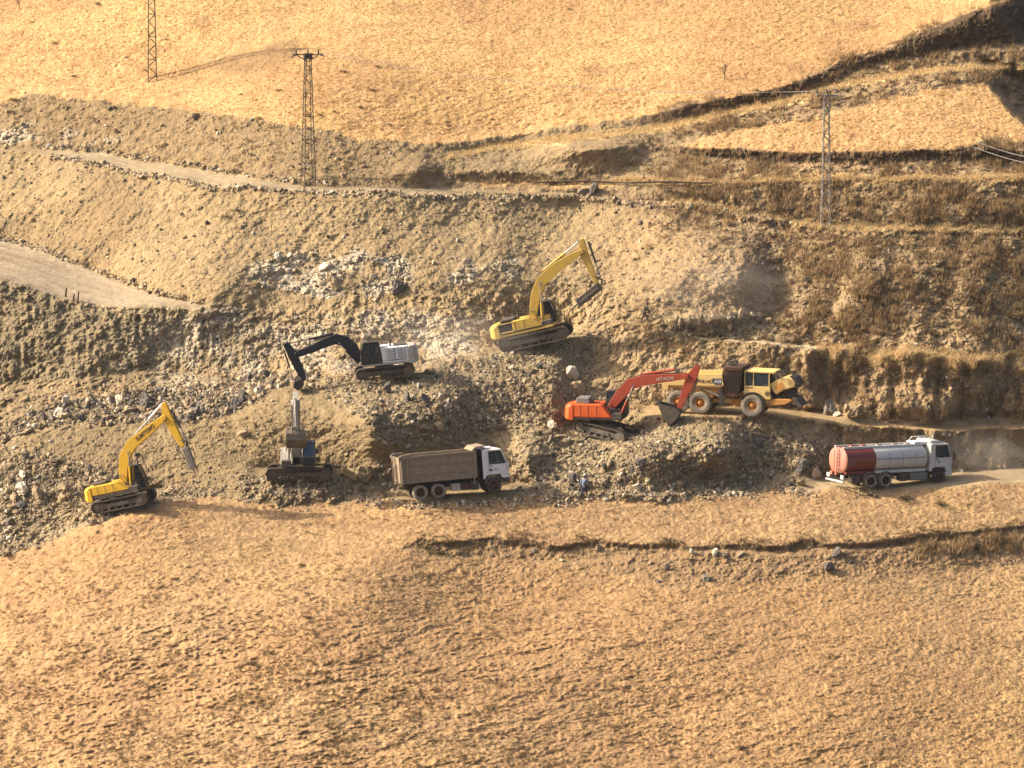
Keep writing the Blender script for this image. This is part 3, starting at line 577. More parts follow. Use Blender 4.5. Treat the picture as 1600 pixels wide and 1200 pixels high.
class MB:
    def __init__(s, T=None): s.v = []; s.f = []; s.T = T or Matrix.Identity(4)
    def add(s, vs, fs, M=None):
        i = len(s.v); A = s.T @ M if M is not None else s.T
        s.v += [A @ Vector(p) for p in vs]; s.f += [tuple(i+k for k in f) for f in fs]; return s
    def box(s, x0, x1, y0, y1, z0, z1, M=None):
        return s.add([(x0,y0,z0),(x1,y0,z0),(x1,y1,z0),(x0,y1,z0),(x0,y0,z1),(x1,y0,z1),(x1,y1,z1),(x0,y1,z1)], [(0,3,2,1),(4,5,6,7),(0,1,5,4),(1,2,6,5),(2,3,7,6),(3,0,4,7)], M)
    def prism(s, poly, y0, y1, M=None):
        n = len(poly); vs = [(x, y0, z) for x, z in poly]+[(x, y1, z) for x, z in poly]
        return s.add(vs, [tuple(range(n)), tuple(range(2*n-1, n-1, -1))]+[(i, i+n, (i+1) % n+n, (i+1) % n) for i in range(n)], M)
    def xprism(s, poly, x0, x1, M=None):   # outline in y,z, run along x
        n = len(poly); vs = [(x0, y, z) for y, z in poly]+[(x1, y, z) for y, z in poly]
        return s.add(vs, [tuple(range(n)), tuple(range(2*n-1, n-1, -1))]+[(i, i+n, (i+1) % n+n, (i+1) % n) for i in range(n)], M)
    def rod(s, a, b, r, n=10, r2=None):
        a, b = Vector(a), Vector(b); d = (b-a).normalized(); q = d.to_track_quat('Z', 'Y'); r2 = r if r2 is None else r2
        vs = [a+q @ Vector((r*math.cos(6.2832*i/n), r*math.sin(6.2832*i/n), 0)) for i in range(n)]+[b+q @ Vector((r2*math.cos(6.2832*i/n), r2*math.sin(6.2832*i/n), 0)) for i in range(n)]
        return s.add(vs, [tuple(range(n))[::-1], tuple(range(n, 2*n))]+[(i, (i+1) % n, (i+1) % n+n, i+n) for i in range(n)])
    def path(s, pts, r, n=6):
        for a, b in zip(pts[:-1], pts[1:]): s.rod(a, b, r, n)
        return s
    def lathe(s, prof, cx, cy, cz, n=32, axis='y', M=None):   # prof: (radius, offset along axis)
        vs = []; m = len(prof)
        for i in range(n):
            a = 6.28318*i/n
            for r, o in prof:
                vs.append((cx+r*math.cos(a), cy+o, cz+r*math.sin(a)) if axis == 'y' else ((cx+o, cy+r*math.cos(a), cz+r*math.sin(a)) if axis == 'x' else (cx+r*math.cos(a), cy+r*math.sin(a), cz+o)))
        fs = [(i*m+j, ((i+1) % n)*m+j, ((i+1) % n)*m+j+1, i*m+j+1) for i in range(n) for j in range(m-1)]
        return s.add(vs, fs, M)
    def limb(s, pts, ws, y0, y1):      # flat-sided arm following a centre line
        up, dn = [], []
        for i, (x, z) in enumerate(pts):
            a = pts[max(i-1, 0)]; b = pts[min(i+1, len(pts)-1)]; d = math.hypot(b[0]-a[0], b[1]-a[1]); nx_, nz_ = -(b[1]-a[1])/d, (b[0]-a[0])/d
            up.append((x+nx_*ws[i]/2, z+nz_*ws[i]/2)); dn.append((x-nx_*ws[i]/2, z-nz_*ws[i]/2))
        n = len(pts)
        for i in range(n-1):
            q = [up[i], up[i+1], dn[i+1], dn[i]]
            vs = [(x, y0, z) for x, z in q]+[(x, y1, z) for x, z in q]
            fs = [(0,1,2,3), (7,6,5,4), (0,4,5,1), (3,2,6,7)]
            if i == 0: fs.append((0,3,7,4))
            if i == n-2: fs.append((1,5,6,2))
            s.add(vs, fs)
        return s
    def build(s, name, mat, parent=None, bev=.02, smooth=False):
        me = bpy.data.meshes.new(name); me.from_pydata([tuple(p) for p in s.v], [], s.f); me.update()
        import bmesh
        b = bmesh.new(); b.from_mesh(me); bmesh.ops.remove_doubles(b, verts=b.verts, dist=.0005); bmesh.ops.recalc_face_normals(b, faces=b.faces); b.to_mesh(me); b.free()
        if smooth: me.polygons.foreach_set('use_smooth', np.ones(len(me.polygons), bool))
        me.materials.append(MT[mat] if isinstance(mat, str) else mat)
        o = bpy.data.objects.new(name, me); COL.objects.link(o)
        if parent: o.parent = parent
        if bev:
            md = o.modifiers.new('bevel', 'BEVEL'); md.width = bev; md.segments = 1; md.limit_method = 'ANGLE'; md.angle_limit = R_(35)
        return o
def root(name, M, label, cat, group=None):
    e = bpy.data.objects.new(name, None); COL.objects.link(e); e.matrix_world = M; e.empty_display_size = .5
    return tag(e, label, cat, group)
def place(u, v, yaw, tilt=0, roll=0, S=1, lift=0):
    return Matrix.Translation(at(u, v)+Vector((0, 0, lift))) @ Matrix.Rotation(R_(yaw), 4, 'Z') @ Matrix.Rotation(R_(-tilt), 4, 'Y') @ Matrix.Rotation(R_(roll), 4, 'X') @ Matrix.Scale(S, 4)
def joint_fn(M, y0=0.0):
    """world line of sight through a picture point meets the machine's own middle plane"""
    Mi = M.inverted(); n = (M.to_3x3() @ Vector((0, 1, 0))); p0 = M @ Vector((0, y0, 0)); c = Vector((0, -D, H))
    def J(u, v):
        a, b = ray(u, v); d = Vector((a, 1, b)); t = (p0-c).dot(n)/d.dot(n); q = Mi @ (c+d*t); return (q.x, q.z)
    return J
def text(s, size, M, mat, parent, name='lettering', ex=.01, sx=1.0):
    cu = bpy.data.curves.new('t', 'FONT'); cu.body = s; cu.size = size; cu.extrude = ex; cu.align_x = 'CENTER'; cu.align_y = 'CENTER'; cu.offset = size*.02
    ob = bpy.data.objects.new('t', cu); COL.objects.link(ob); dg = bpy.context.evaluated_depsgraph_get()
    me = bpy.data.meshes.new_from_object(ob.evaluated_get(dg)); bpy.data.objects.remove(ob)
    me.transform(M @ Matrix.Rotation(math.pi/2, 4, 'X') @ Matrix.Diagonal((sx, 1, 1, 1))); me.materials.clear(); me.materials.append(MT[mat])
    o = bpy.data.objects.new(name, me); COL.objects.link(o); o.parent = parent; return o

def crawler(par, L=4.5, gauge=2.35, w=.6, h=.92, T=None, mat='track', frame='dark'):
    T = T or Matrix.Identity(4); r = h/2-.03
    for sy in (-1, 1):
        cy = sy*gauge/2; x1 = L/2-r; m = MB(T)
        per = 2*(2*x1)+2*math.pi*r; n = int(per/.19)
        for i in range(n):
            q = per*i/n
            if q < 2*x1: x, z, a = -x1+q, h/2+r, 0
            elif q < 2*x1+math.pi*r: t = (q-2*x1)/r; x, z, a = x1+r*math.sin(t), h/2+r*math.cos(t), t
            elif q < 4*x1+math.pi*r: x, z, a = x1-(q-2*x1-math.pi*r), h/2-r, math.pi
            else: t = (q-4*x1-math.pi*r)/r; x, z, a = -x1-r*math.sin(t), h/2-r*math.cos(t), math.pi+t
            A = Matrix.Translation((x, cy, z)) @ Matrix.Rotation(a, 4, 'Y')
            m.box(-.085, .085, -w/2, w/2, -.03, .02, A); m.box(-.015, .015, -w/2, w/2, .02, .06, A); m.box(-.1, .1, -.1, .1, -.1, -.03, A)
        tr = m.build('crawler_track', mat, par, 0)
        m = MB(T); m.prism([(-x1,.26),(x1,.26),(x1+.1,.42),(x1-.1,.62),(-x1+.1,.62),(-x1-.1,.42)], cy-.17, cy+.17); m.box(-.9,.9, cy-.24, cy+.24, .3, .58); m.build('track_frame', frame, tr)
        for nm, x in (('sprocket', -x1), ('idler_wheel', x1)):
            m = MB(T); m.lathe([(0,-.12),(r*.3,-.12),(r*.32,-.09),(r*.45,-.1),(r*.5,-.09),(r*.72,-.09),(r*.86,-.07),(r*.86,.07),(r*.72,.09),(r*.5,.09),(r*.45,.12),(0,.12)], x, cy-.12 if sy < 0 else cy+.12, h/2, 20); m.build(nm, mat, tr, 0)
        for k in range(6):
            m = MB(T); m.lathe([(0,-.2),(.12,-.2),(.12,.2),(0,.2)], -x1+.35+k*(2*x1-.7)/5, cy, .2, 12); m.build('track_roller', frame, tr, 0)
    m = MB(T); m.box(-.75,.75,-gauge/2,gauge/2,.45,.8); m.lathe([(0,.78),(.62,.78),(.62,1.02),(0,1.02)], 0,0,0, 28, 'z'); m.build('undercarriage', frame, par)

def cyl(par, a, b, y, split=.55, r=.075, bar='steel', rod_='chrome', name='hydraulic_cylinder'):
    """a: barrel end, b: rod end, each an (x, z) pair"""
    for yy in ([y] if not isinstance(y, (list, tuple)) else y):
        A = Vector((a[0], yy, a[1])); B = Vector((b[0], yy, b[1])); C_ = A.lerp(B, split)
        o = MB().rod(A, C_, r, 12).rod(A+Vector((0,-r*1.1,0)), A+Vector((0,r*1.1,0)), r*1.1, 10).build(name, bar, par, 0)
        MB().rod(C_, B, r*.52, 10).rod(B+Vector((0,-r,0)), B+Vector((0,r,0)), r*.95, 10).build('piston_rod', rod_, o, 0)

def cab_parts(par, body, x0, x1, y0, y1, z0, z1, glass='glass', slope=.25, sloper=.08):
    """frame posts, roof, lower door panel, panes"""
    zb = z0+.38*(z1-z0); t = .07
    e = MB(); e.prism([(x0,z0),(x1,z0),(x1+.02,zb-.1),(x1-.02,zb),(x0,zb)], y0, y1)
    e.prism([(x0+sloper,z1-.1),(x1-slope,z1-.1),(x1-slope-.03,z1),(x0+sloper+.05,z1)], y0-.02, y1+.02)
    for y in (y0, y1-t):
        for (xa, xb) in ((x0, x0+sloper), (x1-t, x1-slope-t), (x0+.5*(x1-x0)-.05, x0+.5*(x1-x0)-.05)):
            e.prism([(xa,zb),(xa+t,zb),(xb+t,z1-.1),(xb,z1-.1)], y, y+t)
    c = e.build('cab', body, par, .015)
    for y in (y0+.02, y1-.05): MB().prism([(x0+.05,zb),(x1-.05,zb),(x1-slope-.02,z1-.1),(x0+sloper+.03,z1-.1)], y, y+.02).build('side_glass', glass, c, 0)
    MB().add([(x1-.03,y0+t,zb-.25),(x1-.03,y1-t,zb-.25),(x1-slope,y1-t,z1-.1),(x1-slope,y0+t,z1-.1),(x1-.05,y0+t,zb-.25),(x1-.05,y1-t,zb-.25),(x1-slope-.02,y1-t,z1-.1),(x1-slope-.02,y0+t,z1-.1)], [(0,1,2,3),(7,6,5,4),(0,4,5,1),(1,5,6,2),(2,6,7,3),(3,7,4,0)]).build('windscreen', glass, c, 0)
    MB().box(x0+.03,x0+.05,y0+t,y1-t,zb,z1-.12).build('rear_glass', glass, c, 0)
    xm = x0+.45*(x1-x0); ym = (y0+y1)/2
    MB().box(xm-.25,xm+.25,ym-.24,ym+.24,zb-.2,zb-.05).prism([(xm-.28,zb-.08),(xm-.14,zb-.08),(xm-.22,zb+.6),(xm-.34,zb+.6)], ym-.23, ym+.23).build('operator_seat', 'seat', c)
    return c

def upper(par, P, T=None):
    """deck, hood, counterweight, tank boxes; y>0 is the cab side"""
    m = MB(); m.box(-2.0,1.75,-1.3,1.3,1.04,1.2); m.box(-.5,1.5,-.42,-.36,1.2,1.85); m.box(-.5,1.5,.2,.26,1.2,1.85); m.build('deck', P.get('deck', 'dark'), par)
    zt = P.get('zt', 2.0)
    pr = [(-2.85,1.12),(-2.75,.98),(-2.0,.98),(-2.0,zt-.02),(-2.6,zt-.02),(-2.8,zt-.22)]
    nseg = 10; cw = MB()
    poly = []
    for k in range(nseg+1):
        y = -1.36+2.72*k/nseg; b = .42*(abs(y)/1.36)**3; poly.append((y, b))
    vs = []
    for y, b in poly: vs += [(x+(b if x < -2.3 else 0), y, z) for x, z in pr]
    m_ = len(pr); fs = [(i*m_+j, (i+1)*m_+j, (i+1)*m_+(j+1) % m_, i*m_+(j+1) % m_) for i in range(nseg) for j in range(m_)]+[tuple(range(m_)), tuple(range(nseg*m_, nseg*m_+m_))[::-1]]
    cw.add(vs, fs); cw.build('counterweight', P['cw'], par, .05)
    # right side (y<0): long panels with sloping front, left side (y>0): panels behind the cab
    zm = P.get('zm', 1.36)
    px0 = P.get('px0', -1.98)
    m = MB(); m.prism([(px0,zm),(.95,zm),(.2,zt-.05),(.1,zt),(px0,zt)], -1.33, -.42); m.build('side_panel', P['panel'], par, .03)
    sm = MB()
    for xs_ in (-1.45, -.85, -.2):
        if xs_ > px0: sm.box(xs_-.012, xs_+.012, -1.342, -1.3305, zm+.04, zt-.06); sm.box(xs_+.2, xs_+.28, -1.345, -1.3305, zm+.2, zm+.24)
        sm.box(xs_-.012, xs_+.012, 1.3305, 1.342, zm+.04, zt-.06)
    sm.build('panel_seam', 'black', par, 0)
    if px0 > -1.9: MB().box(-1.98,px0-.01,-1.2,-.42,zm,zt-.08).build('open_compartment', 'black', par); m = MB(); m.path([(-1.98,-1.3,zm+.03),(px0,-1.3,zm+.03)], .04).path([(-1.96,-1.3,zt-.04),(px0,-1.3,zt-.04)], .03).build('compartment_frame', P['panel'], par, 0)
    m = MB(); m.prism([(-1.98,1.2),(1.25,1.2),(.95,zm-.01),(-1.98,zm-.01)], -1.31, -.42); m.build('side_skirt', P['skirt'], par, .02)
    m = MB(); m.box(-1.98,.12,.28,1.33,zm,zt); m.box(-1.98,.12,.3,1.31,1.2,zm-.01)
    m.build('side_panel', P['panel'], par, .03)
    m = MB(); m.box(-1.98,-.45,-.41,.27,1.2,zt-.03); m.build('engine_bay', 'black', par)
    m = MB(); m.prism([(-1.95,zt+.003),(-.85,zt+.003),(-.9,zt+P.get('hh',.22)),(-1.85,zt+P.get('hh',.22))], -.75, .75); m.build('engine_hood', P['hood'], par, .05)
    m = MB(); m.rod((-.65,-.3,zt-.05),(-.65,-.3,zt+.42),.07,12); m.rod((-.65,-.3,zt+.42),(-.78,-.3,zt+.5),.07,12); m.build('exhaust_pipe', 'dark', par, 0)
    for i, (xa, xb) in enumerate(P.get('gr', ((-1.8,-1.15), (-.95,-.35)))):
        for sy in (-1, 1):
            g_ = MB(); y = sy*1.333
            for k in range(6): z = zm+.14+k*(zt-zm-.26)/6; g_.box(xa+.05,xb-.05, min(y, y+sy*.012), max(y, y+sy*.012), z, z+.035)
            g_.box(xa,xa+.03,min(y,y+sy*.015),max(y,y+sy*.015),zm+.1,zt-.08); g_.box(xb-.03,xb,min(y,y+sy*.015),max(y,y+sy*.015),zm+.1,zt-.08)
            g_.build('vent_grille', P.get('grille', 'dark'), par, 0)
    m = MB(); hr = [(.05,-1.25,zt),(.05,-1.25,zt+.38),(.6,-1.25,zt+.33),(.9,-1.25,zm+.3)]; m.path(hr, .022); m.path([(x, -.5, z) for x, y, z in hr], .022); m.path([(.05,-1.25,zt+.38),(.05,-.5,zt+.38)], .022); m.build('handrail', P.get('rail', 'dark'), par, 0)
    m = MB(); m.box(.98,1.7,-1.28,-.55,1.2,1.55); m.box(1.3,1.72,-1.28,-.55,1.03,1.2); m.build('step_box', 'dark', par)
    ct = P.get('ct', 2.98); c = cab_parts(par, P['cab'], .18, 1.85, .34, 1.32, 1.22, ct, P.get('glass', 'glass'))
    m = MB(); m.path([(1.8,1.3,2.3),(2.05,1.5,2.35)], .02); m.box(2.0,2.04,1.38,1.6,2.15,2.5); m.build('mirror', 'black', c, 0)
    MB().rod((1.5,.5,ct),(1.6,.5,ct+.04),.05).rod((1.5,1.15,ct),(1.6,1.15,ct+.04),.05).build('work_light', 'light', c, 0)

def boom_set(par, J, P, S):
    k = 1/(20.4*S)
    bp = [J(*p) for p in P['boom']]; bw = [w_*k for w_ in P['bw']]
    b = MB().limb(bp, bw, -.29, .27)
    b.rod((bp[0][0],-.36,bp[0][1]),(bp[0][0],.34,bp[0][1]), bw[0]*.42, 14).rod((bp[-1][0],-.34,bp[-1][1]),(bp[-1][0],.32,bp[-1][1]), bw[-1]*.5, 14)
    bo = b.build('boom', P['bc'], par, .02)
    # hoses on the back of the boom
    def offp(i, d):
        a = bp[max(i-1,0)]; c = bp[min(i+1,len(bp)-1)]; L_ = math.hypot(c[0]-a[0], c[1]-a[1]); sgn = P.get('sgn', 1); return (bp[i][0]-(c[1]-a[1])/L_*d*sgn, bp[i][1]+(c[0]-a[0])/L_*d*sgn)
    h = MB()
    for yy in (-.12, .02, .12): h.path([(offp(i, bw[i]/2+.04)[0], yy, offp(i, bw[i]/2+.04)[1]) for i in range(len(bp))], .025, 5)
    h.build('hydraulic_hose', 'black', bo, 0)
    sp_t = [J(*p) for p in P['stick']]; sw = [w_*k for w_ in P['sw']]
    s_ = MB().limb(sp_t, sw, -.2, .2).build('arm', P['sc'], par, .015)
    a, c = J(*P['acyl'][0]), J(*P['acyl'][1]); cyl(par, a, c, 0, P['acyl'][2], .1, P['acyl'][3], P['acyl'][4], 'arm_cylinder')
    a, c = J(*P['bcyl'][0]), J(*P['bcyl'][1]); cyl(par, a, c, (-.42, .4), P['bcyl'][2], .085, P['bcyl'][3], 'chrome', 'boom_cylinder')
    a, c = J(*P['kcyl'][0]), J(*P['kcyl'][1]); cyl(par, a, c, 0, .6, .075, P.get('kc', 'dark'), 'chrome', 'tool_cylinder')
    lk = [J(*p) for p in P['link']]; MB().path([(x, -.16, z) for x, z in lk], .05).path([(x, .16, z) for x, z in lk], .05).build('tool_link', 'dark', par, 0)
    return bp, sp_t

def hammer(par, a, b, c, w, mat='dark'):
    d = Vector((b[0]-a[0], 0, b[1]-a[1])); L_ = d.length; ang = math.atan2(d.x, -d.z)
    T = Matrix.Translation((a[0], 0, a[1])) @ Matrix.Rotation(-ang, 4, 'Y')
    m = MB(T); m.prism([(-w/2,0),(w/2,0),(w/2,-L_*.93),(w*.36,-L_),(-w*.36,-L_),(-w/2,-L_*.93)], -w*.42, w*.42)
    h = m.build('rock_breaker', mat, par, .03)
    m = MB(T)
    for sy in (-1, 1):
        for z in (.12, .35, .6, .85): m.rod((-w*.25, sy*w*.44, -L_*z), (-w*.25, sy*w*.47, -L_*z), .04, 8).rod((w*.25, sy*w*.44, -L_*z), (w*.25, sy*w*.47, -L_*z), .04, 8)
        m.box(-w*.12, w*.12, min(sy*w*.421, sy*w*.45), max(sy*w*.421, sy*w*.45), -L_*.9, -L_*.1)
    m.build('side_plate_bolts', 'steel', h, 0)
    MB().rod((b[0],0,b[1]), (c[0],0,c[1]), .075, 12, .03).build('chisel', 'steel', h, 0)
    m = MB(T); m.path([(w*.5,0,-.1),(w*.95,.1,-.35),(w*.9,.1,-L_*.5),(w*.5,.05,-L_*.6)], .03, 5); m.build('hose', 'black', h, 0); m = MB(T); m.path([(-w*.5,0,-.1),(-w*.9,-.1,-.2),(-w*.8,-.1,-L_*.4),(-w*.5,0,-L_*.5)], .03, 5); m.build('hose', 'black', h, 0)

def bucket(par, outline, width, mat='dark', teeth=None, opening=None):
    """outline: side profile from lip round the back to the hinge; open between last and first"""
    n = len(outline); hw = width/2; t = .04; cx = sum(p[0] for p in outline)/n; cz = sum(p[1] for p in outline)/n
    m = MB()
    for sy in (-1, 1):
        m.prism(outline, sy*hw-t/2, sy*hw+t/2)
    for i in range(n-1):
        (xa, za), (xb, zb) = outline[i], outline[i+1]; sh = .94
        q = [(xa,za),(xb,zb),(cx+(xb-cx)*sh, cz+(zb-cz)*sh),(cx+(xa-cx)*sh, cz+(za-cz)*sh)]
        m.prism(q, -hw+t/2+.002, hw-t/2-.002)
    b = m.build('bucket', mat, par, .01)
    if teeth:
        mt = MB(); lx, lz = outline[0]; dx, dz = teeth
        for k in range(5):
            y = -hw+.1+k*(width-.2)/4; mt.prism([(lx+dz*.3,lz-dx*.3),(lx+dx,lz+dz),(lx-dz*.3,lz+dx*.3)], y-.05, y+.05)
        mt.build('bucket_teeth', 'steel', b, 0)
    return b

# --- lower left yellow excavator with breaker
M1 = place(196, 793, -12, 13.0, 0, .97, .05); e1 = root('excavator', M1, 'bright yellow excavator with rock breaker on the rubble at the lower left', 'excavator', 'excavators on the slope')
P1 = dict(deck='dark', cw='yellow', panel='yellow', skirt='dark', hood='dark', cab='black', bc='yellow', sc='yellow', zt=2.12, zm=1.42, gr=(),
    boom=[(194,754),(194,732),(196,712),(207,693),(232,673),(257,652)], bw=[11,13.5,15.5,16,14,8], stick=[(256.5,629),(261,650),(276,679),(286,697)], sw=[6,14,11,6],
    acyl=((254,631),(206,684),.45,'white','chrome'), bcyl=((207,760),(203,706),.6,'yellow'), kcyl=((268,641),(292,687)), link=[(280,688),(292,689),(291,702)])
J = joint_fn(M1); crawler(e1); upper(e1, P1); bp, stp = boom_set(e1, J, P1, .96); hammer(e1, J(290,699), J(302,733), J(307,747), .52, 'steel')
a = J(214,687); b = J(243,663); ang = math.atan2(b[1]-a[1], b[0]-a[0]); text('SUMITOMO', .42, Matrix.Translation(((a[0]+b[0])/2,-.305,(a[1]+b[1])/2)) @ Matrix.Rotation(-ang, 4, 'Y'), 'text_dark', e1, ex=.006, sx=.85)

# --- middle yellow excavator with breaker
M4 = place(836, 541, -8, 13.5, 0, 1.13, .15); e4 = root('excavator', M4, 'old pale yellow excavator with rock breaker on top of the central rock pile', 'excavator', 'excavators on the slope')
P4 = dict(deck='yellow_old', cw='yellow_old', panel='yellow_old', skirt='dark', hood='dark', cab='black', bc='yellow_old', sc='yellow_old', zt=2.0, zm=1.3, px0=-1.05, gr=(), ct=2.75,
    boom=[(833,498),(835,478),(838,460),(847,438),(868,419),(892,403),(909,392)], bw=[11,14,16,18,17,13,8], stick=[(909,373),(911,393),(921,416),(932,441)], sw=[6,14,10,6],
    acyl=((848,424),(905,377),.6,'yellow_old','chrome'), bcyl=((849,507),(845,442),.55,'yellow_old'), kcyl=((920,379),(938,432)), link=[(926,431),(941,437),(939,446)])
J = joint_fn(M4); crawler(e4, L=4.9, T=Matrix.Translation((.2,0,0))); upper(e4, P4); boom_set(e4, J, P4, 1.15); hammer(e4, J(938,446), J(903,474), J(889,487), .58, 'dark')

# --- black and white excavator facing left
M3 = place(602, 590, 184, -5.5, 0, .96, .12); e3 = root('excavator', M3, 'large white bodied excavator with dark navy boom facing left above the grey excavator', 'excavator', 'excavators on the slope')
P3_ = dict(deck='offwhite', cw='offwhite', panel='white', skirt='offwhite', hood='dark', cab='black', bc='navy', sc='navy', zt=2.42, zm=1.4, grille='mesh', ct=3.0, hh=.12, sgn=-1,
    boom=[(561,560),(552,543),(539,533),(525,529),(510,534),(487,544.5),(464,553)], bw=[12,16,17,15,13,11,8], stick=[(446,536),(456,552),(468,577),(476,594)], sw=[9,15,13,6],
    acyl=((519,522),(451,537),.55,'navy','steel'), bcyl=((559,566),(530,536),.6,'navy'), kcyl=((444,548),(458,592)), link=[(474,588),(460,592),(466,600)])
J = joint_fn(M3); crawler(e3, L=4.7); upper(e3, P3_); boom_set(e3, J, P3_, .96)
bucket(e3, [J(473,604),J(465,609),J(458,604),J(459,596),J(467,592),J(475,595)], 1.2, 'black', None)
MB().box(-1.75,-.4,1.345,1.36,1.37,1.42).build('side_stripe', 'dark', e3, 0)

# --- orange excavator with bucket
M5 = place(941, 681, -12, 0, 0, 1.0, .35); e5 = root('excavator', M5, 'orange excavator with long arm and bucket in front of the articulated hauler', 'excavator', 'excavators on the slope')
P5 = dict(deck='black', cw='orange', panel='orange', skirt='orange', hood='hood_grey', cab='dark', bc='red_boom', sc='red_boom', zt=2.2, zm=1.25, hh=.45, gr=(), ct=3.15,
    boom=[(955,636),(970,616),(986,599.5),(1006,594),(1038,590.5),(1073,587.5)], bw=[12,16,17.5,16,12.5,8], stick=[(1091,571),(1081,589),(1071,613),(1062,638)], sw=[7,17,12,8],
    acyl=((1003,585),(1086,573),.62,'red_boom','dark'), bcyl=((971,648),(991,602),.5,'red_boom'), kcyl=((1090,592),(1076,632)), link=[(1064,632),(1076,634),(1068,645)], kc='steel')
J = joint_fn(M5); crawler(e5, T=Matrix.Translation((.45,-.1,-.32)) @ Matrix.Rotation(R_(-20), 4, 'Z') @ Matrix.Rotation(R_(9), 4, 'Y')); upper(e5, P5); boom_set(e5, J, P5, 1.0)
bucket(e5, [J(1029,628),J(1037,648),J(1047,665),J(1059,654),J(1065,643),J(1059,636)], 1.3, 'dark', (-.12,.16))
a = J(1026,592.5); b = J(1054,590); ang = math.atan2(b[1]-a[1], b[0]-a[0]); text('HITACHI', .36, Matrix.Translation(((a[0]+b[0])/2,-.305,(a[1]+b[1])/2)) @ Matrix.Rotation(-ang, 4, 'Y'), 'text_pale', e5, ex=.006)

# --- grey-white excavator facing the camera, tracks turned across
M2 = place(466, 744, -88, 0, 0, .98, -.12); e2 = root('excavator', M2, 'dusty white excavator facing the camera with its bucket raised before the cab', 'excavator', 'excavators on the slope')
P2 = dict(deck='dark', cw='offwhite', panel='offwhite', skirt='offwhite', hood='dark', cab='navy', zt=2.1, zm=1.3, glass='blueglass')
crawler(e2, L=5.0, T=Matrix.Rotation(R_(88), 4, 'Z') @ Matrix.Translation((0.1,0,0))); upper(e2, P2)
bo = MB().limb([(.35,1.75),(.9,3.5),(1.9,5.1),(3.4,6.3)], [.6,.85,.7,.45], -.5, .2).build('boom', 'offwhite', e2)
MB().limb([(2.9,7.0),(3.5,6.3),(3.75,5.2),(3.7,4.1)], [.3,.55,.4,.3], -.33, .05).build('arm', 'offwhite', e2)
cyl(e2, (1.2,1.6), (1.5,4.1), (-.72, .42), .55, .1, 'offwhite', 'chrome', 'boom_cylinder'); cyl(e2, (1.9,5.6), (2.9,7.0), -.14, .6, .09, 'offwhite', 'chrome', 'arm_cylinder')
cyl(e2, (3.75,6.6), (4.15,4.5), -.14, .55, .09, 'offwhite', 'chrome', 'tool_cylinder')
MB().path([(4.15,-.4,4.5),(4.0,-.4,3.95)], .06).path([(4.15,.12,4.5),(4.0,.12,3.95)], .06).path([(3.7,-.35,4.2),(4.15,-.35,4.5)], .05).build('tool_link', 'steel', e2, 0)
MB().path([(3.6,-.35,5.5),(3.7,-.75,5.75),(3.7,-.85,5.2),(3.7,-.4,4.6)], .028, 5).path([(3.6,.1,5.5),(3.7,.55,5.7),(3.7,.6,5.1),(3.7,.15,4.6)], .028, 5).build('hydraulic_hose', 'black', e2, 0)
bk = bucket(e2, [(3.0,3.1),(3.55,2.8),(4.1,3.0),(4.35,3.5),(4.25,4.0),(3.6,4.2)], 1.5, 'track', (-.2,-.05))
bk.matrix_local = Matrix.Translation((0,-.1,0))
MB().box(-.5,.25,-.95,-.5,2.1,2.45).build('air_filter_housing', 'steel', e2, .04)

# ------------------------------------------------------------------ wheels for the lorries
def wheel(par, x, y, z, R0_, w, out, tyre='tyre_dark', rim='steel', hub=.55, dual=False, lug=False, name='wheel'):
    s = out; m = MB(); hw = w/2
    m.lathe([(R0_*hub,-hw*.8),(R0_*.7,-hw),(R0_*.92,-hw*.95),(R0_,-hw*.75),(R0_,hw*.75),(R0_*.92,hw*.95),(R0_*.7,hw),(R0_*hub,hw*.8)], x, y, z, 36)
    if lug:
        for k in range(24):
            a = 6.28318*k/24; A = Matrix.Translation((x, y, z)) @ Matrix.Rotation(a, 4, 'Y')
            m.box(-.05, .05, -hw*.82, hw*.82, R0_-.01, R0_+.035, A)
    t = m.build(name, tyre, par, 0, smooth=not lug)
    m = MB(); r = R0_*hub; f = y+s*hw
    m.lathe([(r*1.02,-s*hw*1.6+s*hw*.7),(r*1.02,s*hw*.72),(r*.9,s*hw*.8),(r*.82,s*hw*.2),(r*.42,s*hw*(.1 if dual else .55)),(r*.42,s*hw*.8),(r*.2,s*hw*.88),(0,s*hw*.88)], x, y, z, 28)
    m.build('rim', rim, t, 0, smooth=False)
    return t

def mudguard(par, x, z, r, y0, y1, mat, a0=10, a1=170, t=.04):
    m = MB(); n = 12
    for k in range(n):
        a, b = R_(a0+(a1-a0)*k/n), R_(a0+(a1-a0)*(k+1)/n)
        q = [(x+r*math.cos(a), z+r*math.sin(a)), (x+r*math.cos(b), z+r*math.sin(b)), (x+(r+t)*math.cos(b), z+(r+t)*math.sin(b)), (x+(r+t)*math.cos(a), z+(r+t)*math.sin(a))]
        m.prism(q, y0, y1)
    return m.build('mudguard', mat, par, 0)

